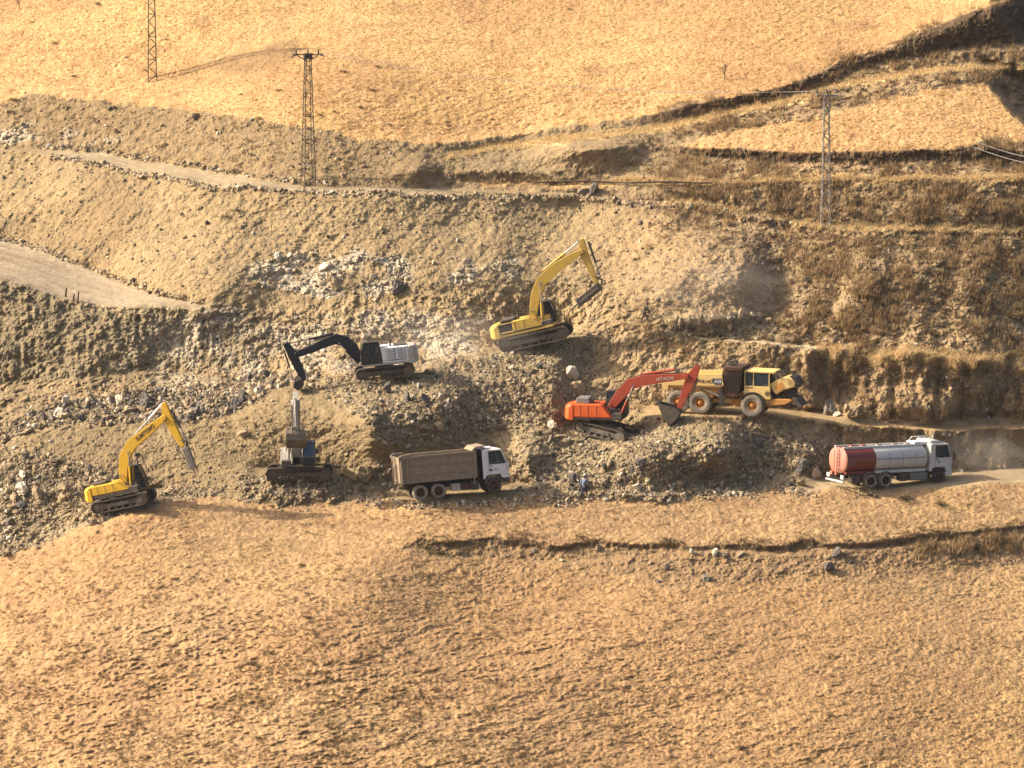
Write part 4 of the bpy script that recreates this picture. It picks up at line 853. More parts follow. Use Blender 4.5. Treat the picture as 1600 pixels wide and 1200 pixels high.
# --- dump truck (origin on the ground under its middle, x forward, camera sees y<0)
MD = place(712, 775, 15, 3.0, -4, 1.0, .04); dt = root('dump_truck', MD, 'dump truck with dusty brown tipper body and white cab below the rock pile', 'dump truck', 'lorries on the lower road')
MB().box(-3.9,1.4,-.4,-.25,1.01,1.32).box(-3.9,1.4,.25,.4,1.01,1.32).box(-3.9,3.6,-.45,-.3,.75,1.0).box(-3.9,3.6,.3,.45,.75,1.0).box(-3.6,-3.4,-.4,.4,.75,.98).box(0,.2,-.4,.4,.75,.98).build('chassis', 'black', dt)
for x in (-2.95, -1.55):
    for s in (-1, 1): wheel(dt, x, s*.95, .56, .56, .62, s, 'tyre', 'rust', .6, True)
for s in (-1, 1): wheel(dt, 2.75, s*1.05, .56, .56, .34, s, 'tyre_dark', 'rust', .6)
b0, b1, z0, z1, hw = -4.35, 1.45, 1.38, 3.32, 1.25
m = MB()
m.prism([(b0,z0),(b1,z0),(b1,z1),(b0+.05,z1)], -hw, -hw+.06).prism([(b0,z0),(b1,z0),(b1,z1),(b0+.05,z1)], hw-.06, hw).box(b0+.05,b1,-hw+.061,hw-.061,z0-.05,z0+.04).box(b1-.07,b1-.002,-hw+.061,hw-.061,z0+.042,z1+.03)
bed = m.build('tipper_body', 'bed', dt, .015)
m = MB()
for s in (-1, 1):
    y0_, y1_ = (-hw-.09, -hw-.002) if s < 0 else (hw+.002, hw+.09)
    m.box(b0-.02,b1+.02,y0_,y1_,z1-.14,z1+.03); m.box(b0+.1,b1,y0_,y1_,z0-.06,z0+.06); m.box(b0-.02,b0+.16,y0_,y1_,z0-.1,z1-.142); m.box(b1-.16,b1+.02,y0_,y1_,z0+.062,z1-.142)
    m.box(b0+.45,b0+.56,y0_,y1_,z0+.062,z1-.142); m.box(b0+.562,b1-.162,y0_+.03 if s < 0 else y0_,y1_ if s < 0 else y1_-.03,1.85,1.9); m.box(b0+.562,b1-.162,y0_+.03 if s < 0 else y0_,y1_ if s < 0 else y1_-.03,2.55,2.6)
m.build('body_ribs', 'bed', bed, .012)
MB().rod((b1-.25,-hw-.12,z0-.5),(b1-.25,-hw-.12,1.9),.02,6).rod((b1-.55,-hw-.12,z0-.1),(b1-.55,-hw-.12,1.9),.02,6).build('side_lever', 'offwhite', bed, 0)
m = MB(); m.box(b0-.06,b0-.002,-hw+.02,hw-.02,z0,z1-.05); m.box(b0-.12,b0-.062,-hw+.05,-hw+.18,z0,z1-.05); m.box(b0-.12,b0-.062,hw-.18,hw-.05,z0,z1-.05); m.box(b0-.12,b0-.062,-.08,.08,z0,z1-.05)
m.prism([(b0-.2,z1-.2),(b0+.7,z1+.0),(b0+.75,z1+.16),(b0+.1,z1+.16),(b0-.15,z1+.02)], -hw-.1, -hw+.05); m.prism([(b0-.2,z1-.2),(b0+.7,z1+.0),(b0+.75,z1+.16),(b0+.1,z1+.16),(b0-.15,z1+.02)], hw-.05, hw+.1)
m.build('tailgate', 'bed', bed, .015)
m = MB(); m.prism([(b1-.3,z1+.035),(b1+.02,z1+.035),(b1+.02,z1+.2),(b1+.75,z1+.28),(b1+.75,z1+.36),(b1-.02,z1+.3)], -hw+.05, hw-.05); m.build('cab_protector', 'bed', bed, .015)
m = MB(); m.box(b1+.02,b1+.2,-.9,-.75,z0,z1); m.box(b1+.02,b1+.2,.75,.9,z0,z1); m.rod((b1+.3,0,.9),(b1+.3,0,z1),.14,14); m.rod((b1+.25,-.7,1.3),(b1+.25,-.7,z1-.1),.11,12); m.build('tipping_ram', 'rust', dt, 0)
m = MB(); m.box(-.55,.15,-1.2,-.6,.45,1.0); m.build('fuel_tank', 'offwhite', dt, .06)
m = MB(); m.box(.2,.85,-1.2,-.6,.45,1.0); m.build('battery_box', 'rust', dt, .04); MB().box(.95,1.55,-1.18,-.6,.4,1.05).build('tool_box', 'dark', dt, .04)
mudguard(dt, 2.75, .6, .66, -1.22, -.8, 'steel', 15, 165); mudguard(dt, 2.75, .6, .66, .8, 1.22, 'steel', 15, 165)
# cab
def lorry_cab(par, x0, x1, zf, zt, hw, mat, glass='glass', rk=.42, lo='dark', roof='white'):
    zs = zf+.43*(zt-zf)+.12
    xw0 = x0+.5
    m = MB()
    m.prism([(x0,zf),(x0+.12,zf),(x0+.3,zf+.3),(x1-.62,zf+.3),(x1-.45,zf),(x1,zf),(x1+.05,zs-.2),(x1,zs),(x0,zs)], -hw, hw)
    m.box(x0,xw0,-hw,hw,zs+.001,zt-.12)
    for y in (-hw, hw-.08): m.prism([(x1-.09,zs),(x1,zs),(x1-rk+.05,zt-.12),(x1-rk-.06,zt-.12)], y, y+.08)
    m.prism([(x0,zt-.119),(x1-rk+.06,zt-.119),(x1-rk-.02,zt),(x0+.1,zt+.03)], -hw, hw)
    c = m.build('cab', mat, par, .03)
    for y in (-hw+.03, hw-.05): MB().prism([(xw0,zs+.12),(xw0+.42,zs+.06),(x1-.12,zs-.1),(x1-rk-.05,zt-.14),(xw0,zt-.14)], y, y+.02).build('side_window', glass, c, 0)
    MB().add([(x1-.02,-hw+.08,zs),(x1-.02,hw-.08,zs),(x1-rk+.02,hw-.08,zt-.12),(x1-rk+.02,-hw+.08,zt-.12),(x1-.05,-hw+.08,zs),(x1-.05,hw-.08,zs),(x1-rk-.01,hw-.08,zt-.12),(x1-rk-.01,-hw+.08,zt-.12)], [(0,1,2,3),(7,6,5,4),(0,4,5,1),(1,5,6,2),(2,6,7,3),(3,7,4,0)]).build('windscreen', glass, c, 0)
    for s in (-1, 1):
        yy = s*hw; d = MB()
        ya, yb = (yy-.012, yy-.002) if s < 0 else (yy+.002, yy+.012)
        d.box(xw0-.06,xw0-.045,ya,yb,zf+.32,zt-.16); d.box(x1-.12,x1-.105,ya,yb,zf+.32,zs-.1); d.box(xw0-.06,x1-.105,ya,yb,zf+.31,zf+.325)
        d.box(xw0+.02,xw0+.2,ya-.02 if s < 0 else ya,yb if s < 0 else yb+.02,zs-.12,zs-.07); d.build('door_seam', 'dark', c, 0)
        mm = MB(); mm.path([(x1-.02,yy,zs+.35),(x1+.1,yy+s*.2,zs+.4)], .02); mm.box(x1+.06,x1+.14,min(yy+s*.14,yy+s*.34),max(yy+s*.14,yy+s*.34),zs-.15,zs+.38); mm.build('mirror', 'black', c, .02)
        MB().box(x1+.02,x1+.07,min(yy*.98,yy*.7),max(yy*.98,yy*.7),zf-.08,zf+.1).build('headlight', 'light', c, .01)
    MB().box(x1-.5,x1+.1,-hw,hw,zf-.35,zf-.005).build('bumper', lo, c, .03)
    MB().box(x1+.03,x1+.06,-hw+.35,hw-.35,zf+.15,zs-.25).build('front_grille', 'black', c, .01)
    MB().box(x0+.5,x0+1.0,-.3,.3,zf+.35,zf+.8).build('driver_seat', 'seat', c, .04)
    return c
dc = lorry_cab(dt, 1.95, 3.9, 1.12, 3.3, 1.2, 'white')
MB().box(2.3,2.95,-.45,.45,3.34,3.46).build('roof_vent', 'white', dc, .05)
MB().box(1.9,1.949,-1.18,1.18,1.1,3.25).build('cab_rear_seal', 'black', dc, .01)
MB().lathe([(0,-.008),(.11,-.008),(.11,.004)], 2.55, -1.212, 1.78, 20).build('door_emblem', 'blue', dc, 0)
MB().box(2.72,3.15,-1.216,-1.206,1.74,1.77).box(2.74,3.1,-1.216,-1.206,1.82,1.845).build('door_lettering', 'text_dark', dc, 0)

# --- tanker truck
MK = place(1391, 758, 29, -1.6, 0, 1.0, .02); tk = root('tanker_truck', MK, 'tanker truck with red and white tank standing on the lower road at the right', 'tanker truck', 'lorries on the lower road')
MB().box(-4.7,4.4,-.45,-.3,.75,1.0).box(-4.7,4.4,.3,.45,.75,1.0).box(-4.35,-4.15,-.42,.42,.72,.98).box(0,.2,-.4,.4,.75,.98).build('chassis', 'black', tk)
for x in (-2.55, -1.2):
    for s in (-1, 1): wheel(tk, x, s*.93, .54, .54, .62, s, 'tyre', 'rust', .58, True)
    for s in (-1, 1): mudguard(tk, x, .56, .64, min(s*.62, s*1.24), max(s*.62, s*1.24), 'steel', 12, 168)
for s in (-1, 1): wheel(tk, 3.7, s*1.03, .54, .54, .34, s, 'tyre_dark', 'rust', .58); mudguard(tk, 3.7, .58, .66, min(s*.85, s*1.2), max(s*.85, s*1.2), 'dark', 15, 165)
CZ, AY, AZ = 2.08, 1.24, .98
def tank_ring(x, sc_=1.0, n=40):
    return [(x, AY*sc_*math.copysign(abs(math.cos(6.28318*i/n))**.85, math.cos(6.28318*i/n)), CZ+AZ*sc_*math.copysign(abs(math.sin(6.28318*i/n))**.85, math.sin(6.28318*i/n))) for i in range(n)]
def tank(xs, name, mat, par, close=None, bev=0):
    n = 40; m = MB(); vs = []
    for x, s_ in xs: vs += tank_ring(x, s_)
    fs = [(i*n+j, i*n+(j+1) % n, (i+1)*n+(j+1) % n, (i+1)*n+j) for i in range(len(xs)-1) for j in range(n)]
    if close in ('lo', 'both'): fs.append(tuple(range(n)))
    if close in ('hi', 'both'): fs.append(tuple((len(xs)-1)*n+k for k in range(n)))
    m.add(vs, fs); return m.build(name, mat, par, bev, smooth=False)
XR, XS, XF = -4.75, -2.15, 2.4
t1 = tank([(XS-.001,1.0),(XS+.001,1.0),(XF,1.0),(XF+.12,.93),(XF+.2,.7),(XF+.22,.02)], 'tank_body', 'tankwhite', tk, 'hi')
t2 = tank([(XR,1.0),(XS-.002,1.0)], 'red_tank_section', 'red', tk)
t3 = tank([(XR-.002,1.012),(XR-.07,.98),(XR-.15,.84),(XR-.2,.62),(XR-.22,.35),(XR-.23,.02)], 'tank_end', 'pink', tk, 'hi'); t3['label'] = 'red end of the tank with sunlight painted into its paler tone'
for p in t1.data.polygons: p.use_smooth = True
for p in t3.data.polygons: p.use_smooth = True
for p in t2.data.polygons: p.use_smooth = True
m = MB()
for x in (-.9, .3, 1.5):
    pts_ = tank_ring(x, 1.004); m.path(pts_+pts_[:1], .012, 4)
m.build('tank_seam', 'steel', t1, 0)
for z, w_ in ((2.2, .035), (1.42, .06)):
    m = MB(); yy = AY*(max(0, 1-abs((z-CZ)/AZ)**2.35))**(1/2.35)
    for s in (-1, 1): m.box(XS+.02, XF-.02, min(s*(yy+.0), s*(yy+.03)), max(s*yy, s*(yy+.03)), z-w_/2, z+w_/2)
    m.build('tank_stripe', 'dark' if z > 2 else 'red', t1, 0)
MB().box(XR+.5, XS-.05, -AY-.02, -AY+.02, 2.17, 2.2).build('tank_stripe', 'pink', t2, 0)
for s in (-1, 1):
    yy = 1.0
    MB().box(XS+.01,XF+.1,min(s*.78,s*1.05),max(s*.78,s*1.05),1.08,1.3).build('tank_skirt', 'tankwhite', t1, .02); MB().box(XR,XS,min(s*.78,s*1.05),max(s*.78,s*1.05),1.08,1.3).build('tank_skirt', 'red', t2, .02)
    MB().box(XR,XF,min(s*.5,s*.62),max(s*.5,s*.62),CZ+AZ-.1,CZ+AZ+.08).build('walkway_rail', 'tankwhite', t1, .01)
for k, x in enumerate((-3.6,-2.6,-1.2,.2,1.4)):
    MB().lathe([(0,.14),(.2,.14),(.22,.1),(.26,0)], x, 0, CZ+AZ, 18, 'z').build('hatch', 'red' if x < XS else 'steel', t1 if x > XS else t2, 0)
MB().lathe([(.2,-.01),(.27,-.01),(.27,.02),(.2,.02)], XR+.42, -AY-.015, 2.02, 28).add([(XR+.32,-AY-.03,1.96),(XR+.42,-AY-.03,2.14),(XR+.52,-AY-.03,1.96),(XR+.42,-AY-.03,2.02)], [(0,1,2,3)]).build('tank_emblem', 'steel', t2, 0)
m = MB(); xl = XR-.27
for y in (-.5, -.18): m.rod((xl,y,1.05),(xl,y,CZ+AZ+.05),.022,6)
for k in range(7): m.rod((xl,-.5,1.2+k*.28),(xl,-.18,1.2+k*.28),.018,6)
m.build('ladder', 'rust', tk, 0)
m = MB(); m.rod((xl+.02,.25,1.25),(xl+.02,.25,2.9),.02,6); m.rod((XR-.1,.1,.95),(XR-.1,.1,1.35),.12,12); m.box(XR-.3,XR-.05,.45,.75,.95,1.2); m.build('outlet_valve', 'pink', tk, .01)
MB().box(XR-.35,XR-.2,-1.2,1.2,.5,.62).box(XR-.3,XR-.2,-1.15,-.75,.75,1.05).box(XR-.3,XR-.2,.75,1.15,.75,1.05).build('rear_bumper', 'tankwhite', tk, .01)
m = MB(); m.box(XF-.7,XF+.5,-.55,.55,CZ+AZ+.0,CZ+AZ+.22); m.build('top_platform', 'white', tk, .02)
m = MB(); m.path([(XF-.5,-.55,CZ+AZ+.2),(XF-.2,-.55,CZ+AZ+.5),(XF+1.0,-.55,CZ+AZ+.5),(XF+1.1,-.55,CZ+AZ+.1)], .035); m.path([(XF-.5,.55,CZ+AZ+.2),(XF-.2,.55,CZ+AZ+.5),(XF+1.0,.55,CZ+AZ+.5),(XF+1.1,.55,CZ+AZ+.1)], .035); m.rod((XF+.95,-.55,CZ+AZ+.5),(XF+.95,-.55,CZ+AZ+.72),.03); m.build('top_rail', 'white', tk, 0)
for x0_, x1_, nm, mt in ((.1,.8,'tool_box','dark'),(1.0,2.6,'fuel_tank','steel'),(-4.3,-3.5,'tool_box','dark')):
    MB().box(x0_,x1_,-1.2,-.6,.42,1.0).build(nm, mt, tk, .05)
kc = lorry_cab(tk, 2.78, 4.72, 1.05, 3.15, 1.22, 'tankwhite', rk=.3, lo='tankwhite')
kc2 = MB().prism([(2.85,3.19),(4.2,3.19),(3.6,3.4),(2.9,3.4)], -.95, .95).build('roof_fairing', 'tankwhite', kc, .05)
MB().box(3.5,3.6,-1.235,-1.225,1.75,1.9).box(3.55,3.66,-1.235,-1.225,1.68,1.75).build('door_emblem', 'text_dark', kc, 0)

# --- articulated hauler, hood raised
MH = place(1130, 645, -16, -1.0, 0, 1.0, .0); hl = root('articulated_hauler', MH, 'cream yellow articulated hauler with its hood raised parked on the middle bench', 'hauler')
J = joint_fn(MH, -1.35)
def JP(*pts): return [J(*p) for p in pts]
zc = .86
for (u_, v_) in ((1059,628), (1093.5,631), (1175,631.5)):
    x_, z_ = J(u_, v_)
    for s in (-1, 1): wheel(hl, x_, s*1.12, zc, .86, .62, s, 'tyre', 'amber', .44, lug=True)
xr1 = J(1059,628)[0]; xr2 = J(1093.5,631)[0]; xf = J(1175,631)[0]
MB().box(xr1-.5,J(1140,620)[0],-.5,.5,.85,1.15).box(xr1-.3,xr2+.3,-.9,-.55,.8,1.0).build('rear_frame', 'cream', hl)
MB().lathe([(0,-.35),(.32,-.35),(.32,.35),(0,.35)], J(1143,630)[0], 0, 1.0, 20).box(J(1138,628)[0],J(1160,628)[0],-.5,.5,.7,1.2).build('articulation_joint', 'amber', hl)
m = MB()
top = JP((1034,606),(1037,597),(1060,588),(1062,584.5),(1129,584),(1129,603),(1045,602),(1043,611))
for s in (-1, 1): m.prism(top, s*1.38-.05, s*1.38+.05)
m.prism(JP((1043,602),(1125,604),(1125,606),(1043,606)), -1.32, 1.32)
bd = m.build('dump_body', 'cream', hl, .02)
m = MB(); m.prism(JP((1043,603.5),(1127,604.5),(1127,610),(1108,625),(1098,618),(1062,612)), -1.2, 1.2); m.build('body_underside', 'amber', bd, .02)
m = MB(); m.prism(JP((1128,583),(1131,573),(1158,574),(1159,581),(1156,612),(1146,620),(1134,620),(1130,605)), -1.3, 1.3); hb = m.build('headboard', 'rust', bd, .03)
m = MB(); m.prism(JP((1132,572.9),(1160,573.8),(1160,579),(1132,579)), -1.42, 1.42); m.build('headboard_cap', 'rust', bd, .02)
m = MB()
for k in range(5):
    x_ = J(1135+4.5*k,600)[0]; m.box(x_-.03,x_+.03,-1.36,-1.302,J(1135,612)[1],J(1135,583)[1])
m.build('headboard_rib', 'black', bd, .01)
m = MB(); m.prism(JP((1134,571),(1137,565),(1146,563.5),(1150,568),(1147,572)), -.8, -.3); m.rod((*[J(1141,573)[0]],-.5,J(1141,573)[1]),(J(1141,569)[0],-.5,J(1141,569)[1]),.1); m.build('exhaust_cap', 'dark', hl, .03)
a, c = J(1093,606), J(1125,620); cyl(hl, c, a, (-1.28, 1.28), .6, .1, 'steel', 'steel', 'tipping_cylinder')
m = MB(); m.prism(JP((1123,607),(1127,604),(1131,618),(1131,631),(1124,632)), -1.4, -1.22); m.build('rear_mud_flap', 'black', hl, .01)
# cab of the hauler
cb0, cb1 = J(1162,603)[0], J(1211,603)[0]; zb_, zt_ = J(1162,603)[1], J(1162,580)[1]; zq = J(1162,622)[1]
m = MB(); m.prism([(cb0,zq),(cb0+.3,zq-.4),(cb1-.35,zq),(cb1-.45,zb_),(cb0,zb_)], -1.15, 1.0); m.box(cb0-.04,cb1-.1,-1.18,1.03,zt_-.1,zt_+.04)
for y in (-1.15, .92):
    for x_ in (cb0, cb0+.68, cb1-.55): m.box(x_,x_+.07,y,y+.08,zb_,zt_-.1)
hc = m.build('cab', 'cream', hl, .02)
MB().box(cb0+.07,cb0+.68,-1.12,-1.1,zb_,zt_-.1).build('side_window', 'glass', hc, 0); MB().box(cb0+.75,cb1-.55,-1.12,-1.1,zb_,zt_-.1).build('side_window', 'glass', hc, 0); MB().box(cb0+.07,cb1-.55,.95,.97,zb_,zt_-.1).build('side_window', 'glass', hc, 0)
MB().add([(cb1-.46,-1.05,zb_),(cb1-.46,.9,zb_),(cb1-.25,.9,zt_-.1),(cb1-.25,-1.05,zt_-.1)], [(0,1,2,3)]).build('windscreen', 'glass', hc, 0)
MB().box(cb0+.8,cb0+1.3,-.3,.3,zb_-.2,zb_).box(cb0+.8,cb0+.9,-.28,.28,zb_,zb_+.5).build('operator_seat', 'seat', hc, .03)
MB().path([(cb1-.15,-1.1,zt_),(cb1+.15,-1.3,zt_+.05)], .02).box(cb1+.1,cb1+.16,-1.45,-1.2,zt_-.35,zt_+.12).path([(cb1+.1,-.2,zt_),(cb1+.45,-.2,zt_+.1)], .05).box(cb1+.35,cb1+.45,.6,.95,zt_-.2,zt_+.3).build('mirror', 'black', hc, .01)
mudguard(hl, xf, zc, .98, -1.45, -.8, 'black', 5, 150, .06); mudguard(hl, xf, zc, .98, .8, 1.45, 'black', 5, 150, .06)
m = MB(); m.prism(JP((1192,626),(1210,624),(1233,625),(1236,627),(1226,633),(1193,636)), -1.05, 1.05); m.build('front_frame', 'amber', hl, .03)
m = MB(); m.prism(JP((1199,624.5),(1202,604),(1216,617),(1232,610),(1238,612),(1237,625)), -.6, .6); m.lathe([(0,-.2),(.25,-.2),(.25,.2),(0,.2)], J(1199,614)[0], -.95, J(1199,616)[1], 16); m.rod((J(1198,600)[0],-.6,J(1198,622)[1]),(J(1206,600)[0],-.6,J(1206,598)[1]),.09); m.path([(J(1215,620)[0],-.62,J(1215,620)[1]),(J(1225,614)[0],-.7,J(1225,614)[1]),(J(1234,622)[0],-.62,J(1234,622)[1])], .05); m.build('engine', 'black', hl, .02)
m = MB(); m.prism(JP((1190,603),(1196,600),(1204,601),(1200,614),(1196,623),(1190,622)), -1.1, -.7); m.build('front_fender_panel', 'cream', hl, .04)
hp = JP((1200,602),(1213,594),(1226,590),(1236,592),(1241,599),(1240,606),(1223,610),(1212,618),(1207,614))
m = MB(); m.prism(hp, -.98, .98); ho = m.build('hood', 'cream', hl, .06)
m = MB(); m.prism(JP((1230.5,589.5),(1234,588.5),(1240,591),(1246,600),(1246,603),(1241.5,609.5),(1240.8,606),(1241.5,599),(1237,592)), -.9, .9); m.build('hood_grille', 'black', ho, .02)
m = MB(); m.prism(JP((1208,605),(1219,597.5),(1224,605),(1214,614)), -1.0, -.985); m.build('hood_side_panel', 'amber', ho, 0)
m = MB(); x1_, zz1 = J(1238,625); x2_, zz2 = J(1249,637); m.prism(JP((1236,623),(1242,623),(1252,636),(1247,638),(1240,632)), -1.0, 1.0); m.build('front_steps', 'dark', hl, .02)
Jt = lambda u_, v_: J(u_, v_)
a = J(1101,596); text('VOLVO', .34, Matrix.Translation((a[0],-1.445,a[1])), 'text_dark', bd, ex=.004, sx=1.2)
m = MB(); m.prism(JP((1112,591.5),(1128,591),(1128,601),(1117,601)), -1.45, -1.435); bg_ = m.build('badge', 'blue', bd, 0)
a = J(1122.5,596); text('A35', .34, Matrix.Translation((a[0],-1.46,a[1])), 'text_white', bg_, ex=.006)
a = J(1170,606); text('VOLVO', .16, Matrix.Translation((a[0],-1.165,a[1])), 'text_dark', hc, ex=.003)
MB().prism(JP((1192,627),(1200,627),(1200,631),(1192,631)), -1.1, -1.052).build('frame_plate', 'cream', hl, 0)

# ------------------------------------------------------------------ pylons, wires, pipe, people
MT['galv'] = paint('weathered_galvanised_steel', (112,98,80), .7, .3, (90,70,50)); MT['galv_pale'] = paint('pale_galvanised_steel', (160,146,128), .6, .2, (120,104,86))
MT['wire'] = paint('wire', (200,190,176), .5, .1); MT['pipe'] = paint('dark_pipe', (58,44,38), .8, .2, (96,78,60)); MT['insul'] = paint('brown_insulator', (60,46,40), .3, .1)
def pylon(u, v, Hh, wb, wt, mat, label, vcut=None, arms='T', yaw=20):
    M = place(u, v, yaw, 0, 0, 1, -.2); e = root('lattice_pylon', M, label, 'pylon', 'lattice pylons')
    n = int(Hh/.62); m = MB(); f = lambda z: wb+(wt-wb)*min(1, z/Hh)
    for sx in (-1, 1):
        for sy in (-1, 1): m.rod((sx*wb/2,sy*wb/2,0),(sx*wt/2,sy*wt/2,Hh),.04,5)
    m.build('corner_leg', mat, e, 0); m = MB()
    for k in range(n):
        za, zb = Hh*k/n, Hh*(k+1)/n; a, b = f(za)/2, f(zb)/2; s = 1 if k % 2 else -1
        for sy in (-1, 1): m.rod((s*a,sy*a,za),(-s*b,sy*b,zb),.026,4); m.rod((sy*a,s*a,za),(sy*b,-s*b,zb),.026,4)
        if k % 3 == 0:
            for sy in (-1, 1): m.rod((-a,sy*a,za),(a,sy*a,za),.024,4)
    m.build('lattice_bracing', mat, e, 0)
    m = MB()
    if arms == 'T':
        for sx in (-1, 1): m.path([(0,0,Hh-.6),(sx*1.0,0,Hh)], .04,5); m.path([(0,0,Hh),(sx*1.35,0,Hh+.02)], .05,5); m.path([(sx*1.0,0,Hh),(sx*1.45,-.1,Hh-.18)], .05, 5)
        m.box(-.35,.35,-.2,.2,Hh-.35,Hh+.1)
    else:
        for y in (-.15, .15): m.box(-.85,.85,y-.04,y+.04,Hh-.15,Hh-.05)
        for x in (-.8, 0, .8): m.box(x-.03,x+.03,-.2,.2,Hh-.15,Hh+.1)
        for sx in (-1, 1): m.path([(sx*.7,0,Hh-.12),(sx*.2,0,Hh-1.0)], .03, 4)
    m.build('crossarm', mat, e, 0)
    for x in ((-1.0, 0, .9) if arms == 'T' else (-.8, 0, .8)):
        m = MB(); m.lathe([(.03,0),(.1,.05),(.05,.1),(.1,.16),(.05,.22),(.09,.28),(.03,.36)], x, 0, Hh+.05, 10, 'z'); m.build('insulator', 'insul', e, 0)
    if arms == 'T':
        m = MB()
        for k in range(8):
            z = .8+k*Hh*.8/8; a = f(z)/2; m.rod((-a,-a,z),(-a-.35,-a-.1,z+.3),.022,4)
        m.build('climbing_peg', mat, e, 0)
    return e, M
p1, MP1 = pylon(482, 287, 10.7, .95, .42, 'galv', 'tall brown lattice pylon with T shaped crossarm beside the upper road', arms='T')
p2, MP2 = pylon(1290, 354, 10.8, .72, .36, 'galv_pale', 'pale lattice pylon with square crossarm on the right bench track', arms='H', yaw=6)
p3, MP3 = pylon(238, 124, 11.5, .72, .4, 'galv', 'lattice pylon cut off by the top left edge of the picture', arms='T', yaw=6)
def wire(a, b, sag, r, label, group, mat='wire', n=18):
    m = MB(); pts = []
    for k in range(n+1):
        t = k/n; p = a.lerp(b, t); p.z -= sag*4*t*(1-t); pts.append(p)
    m.path(pts, r, 4); return tag(m.build('cable', mat, None, 0), label, 'cable', group)
for k, (xa, xb) in enumerate(((-.8,-1.0), (0,0), (.8,.9))):
    nm = ('nearest', 'middle', 'farthest')[k]
    wire(MP2 @ Vector((xa,0,11.1)), MP1 @ Vector((xb,0,11.1)), 1.3, .009, 'thin wire sagging between the middle pylon and the pale right pylon', 'wires between the middle and right pylons', n=26)
wire(at(1525,229)+Vector((0,-.4,.4)), at(1640,262)+Vector((0,-1,.6)), .2, .04, 'upper of the two pale cables on the shaded bank at the right edge', None)
wire(at(1521,233)+Vector((0,-.6,.2)), at(1640,270)+Vector((0,-1.2,.5)), .2, .035, 'lower of the two pale cables on the shaded bank at the right edge', None)
m = MB(); pts = [at(x, ip([(820,286.5),(1000,288),(1150,288),(1260,287)], x))+Vector((0,-.25,.18+.05*math.sin(x*.05))) for x in range(824, 1130, 18)]; m.path(pts, .065, 8)
tag(m.build('pipe', 'pipe', None, 0), 'long dark pipe lying along the bench above the track', 'pipe')

def stake(u, v, h, label, lean=0.1):
    m = MB(); p = at(u, v); m.rod(p-Vector((0,0,.2)), p+Vector((lean,0,h)), .09, 7, .06)
    return tag(m.build('wooden_stake', 'rust', None, .01), label, 'stake')
stake(102, 464, .75, 'short dark stake at the inner edge of the left dirt road'); stake(114, 470, .55, 'stubby brown stake between the two taller stakes by the left road'); stake(121, 474, .95, 'tallest brown stake at the edge of the left dirt road')
MT['wood'] = paint('bleached_wood', (214,190,150), .8, .2)
for (u, v, du, dv, lb) in ((890,742,14,12,'bleached pole lying on the stones left of the blue worker'),(836,757,8,9,'short bleached stick lying left of the long pole'),(1170,744,10,-6,'pale stick in the rubble behind the tanker truck')):
    a, b = at(u, v)+Vector((0,-.3,.35)), at(u+du, v+dv)+Vector((0,-.3,.15)); tag(MB().rod(a, b, .06, 7, .045).build('wooden_pole', 'wood', None, 0), lb, 'pole')

# bare saplings
MT['bark'] = paint('dry_bark', (92,72,52), .9, .2); MT['bark_pale'] = paint('pale_bark', (190,168,132), .9, .2)
def sapling(u, v, h, label, mat='bark', spread=.5, seed=1, name='bare_sapling'):
    r = random.Random(seed); e = root(name, Matrix.Translation(at(u, v)), label, 'sapling')
    MB().rod((0,0,-.1),(0.02,0,h*.45),.05*h/1.6,6,.035*h/1.6).build('trunk', mat, e, 0); m = MB()
    def br(p, d, L_, w_, dep):
        q = p+d*L_; m.rod(p, q, w_, 5, w_*.6)
        if dep:
            for _ in range(3):
                nd = (d+Vector((r.uniform(-1,1)*spread, r.uniform(-1,1)*spread, r.uniform(-.1,.5)))).normalized(); br(p.lerp(q, r.uniform(.4,1)), nd, L_*r.uniform(.55,.8), w_*.6, dep-1)
    for k in range(3): br(Vector((.01,0,h*r.uniform(.2,.42))), Vector((r.uniform(-.6,.6), r.uniform(-.5,.5), 1)).normalized(), h*.32, .028*h/1.6, 3)
    m.build('branches', mat, e, 0)
sapling(1132,124,1.5,'small bare tree alone on the golden upper slope', seed=4, spread=.8)
sapling(30,14,1.3,'bare bush at the top left corner of the upper slope', seed=7, spread=.9)
for k, (u, v, h, lb) in enumerate(((1418,82,1.6,'bare sapling at the left in front of the dark ravine'),(1428,72,1.5,'bare sapling second from the left in front of the dark ravine'),(1456,66,1.3,'bare sapling with leaning stem in the dark ravine'),(1505,122,1.2,'bare sapling on the end of the grassy trail at the right'),(1536,92,1.2,'bare sapling on the shaded bank right of the ravine'),(1584,30,1.0,'bare sapling on the ridge at the top right'))):
    sapling(u, v, h, lb, 'bark_pale', .25, 20+k)

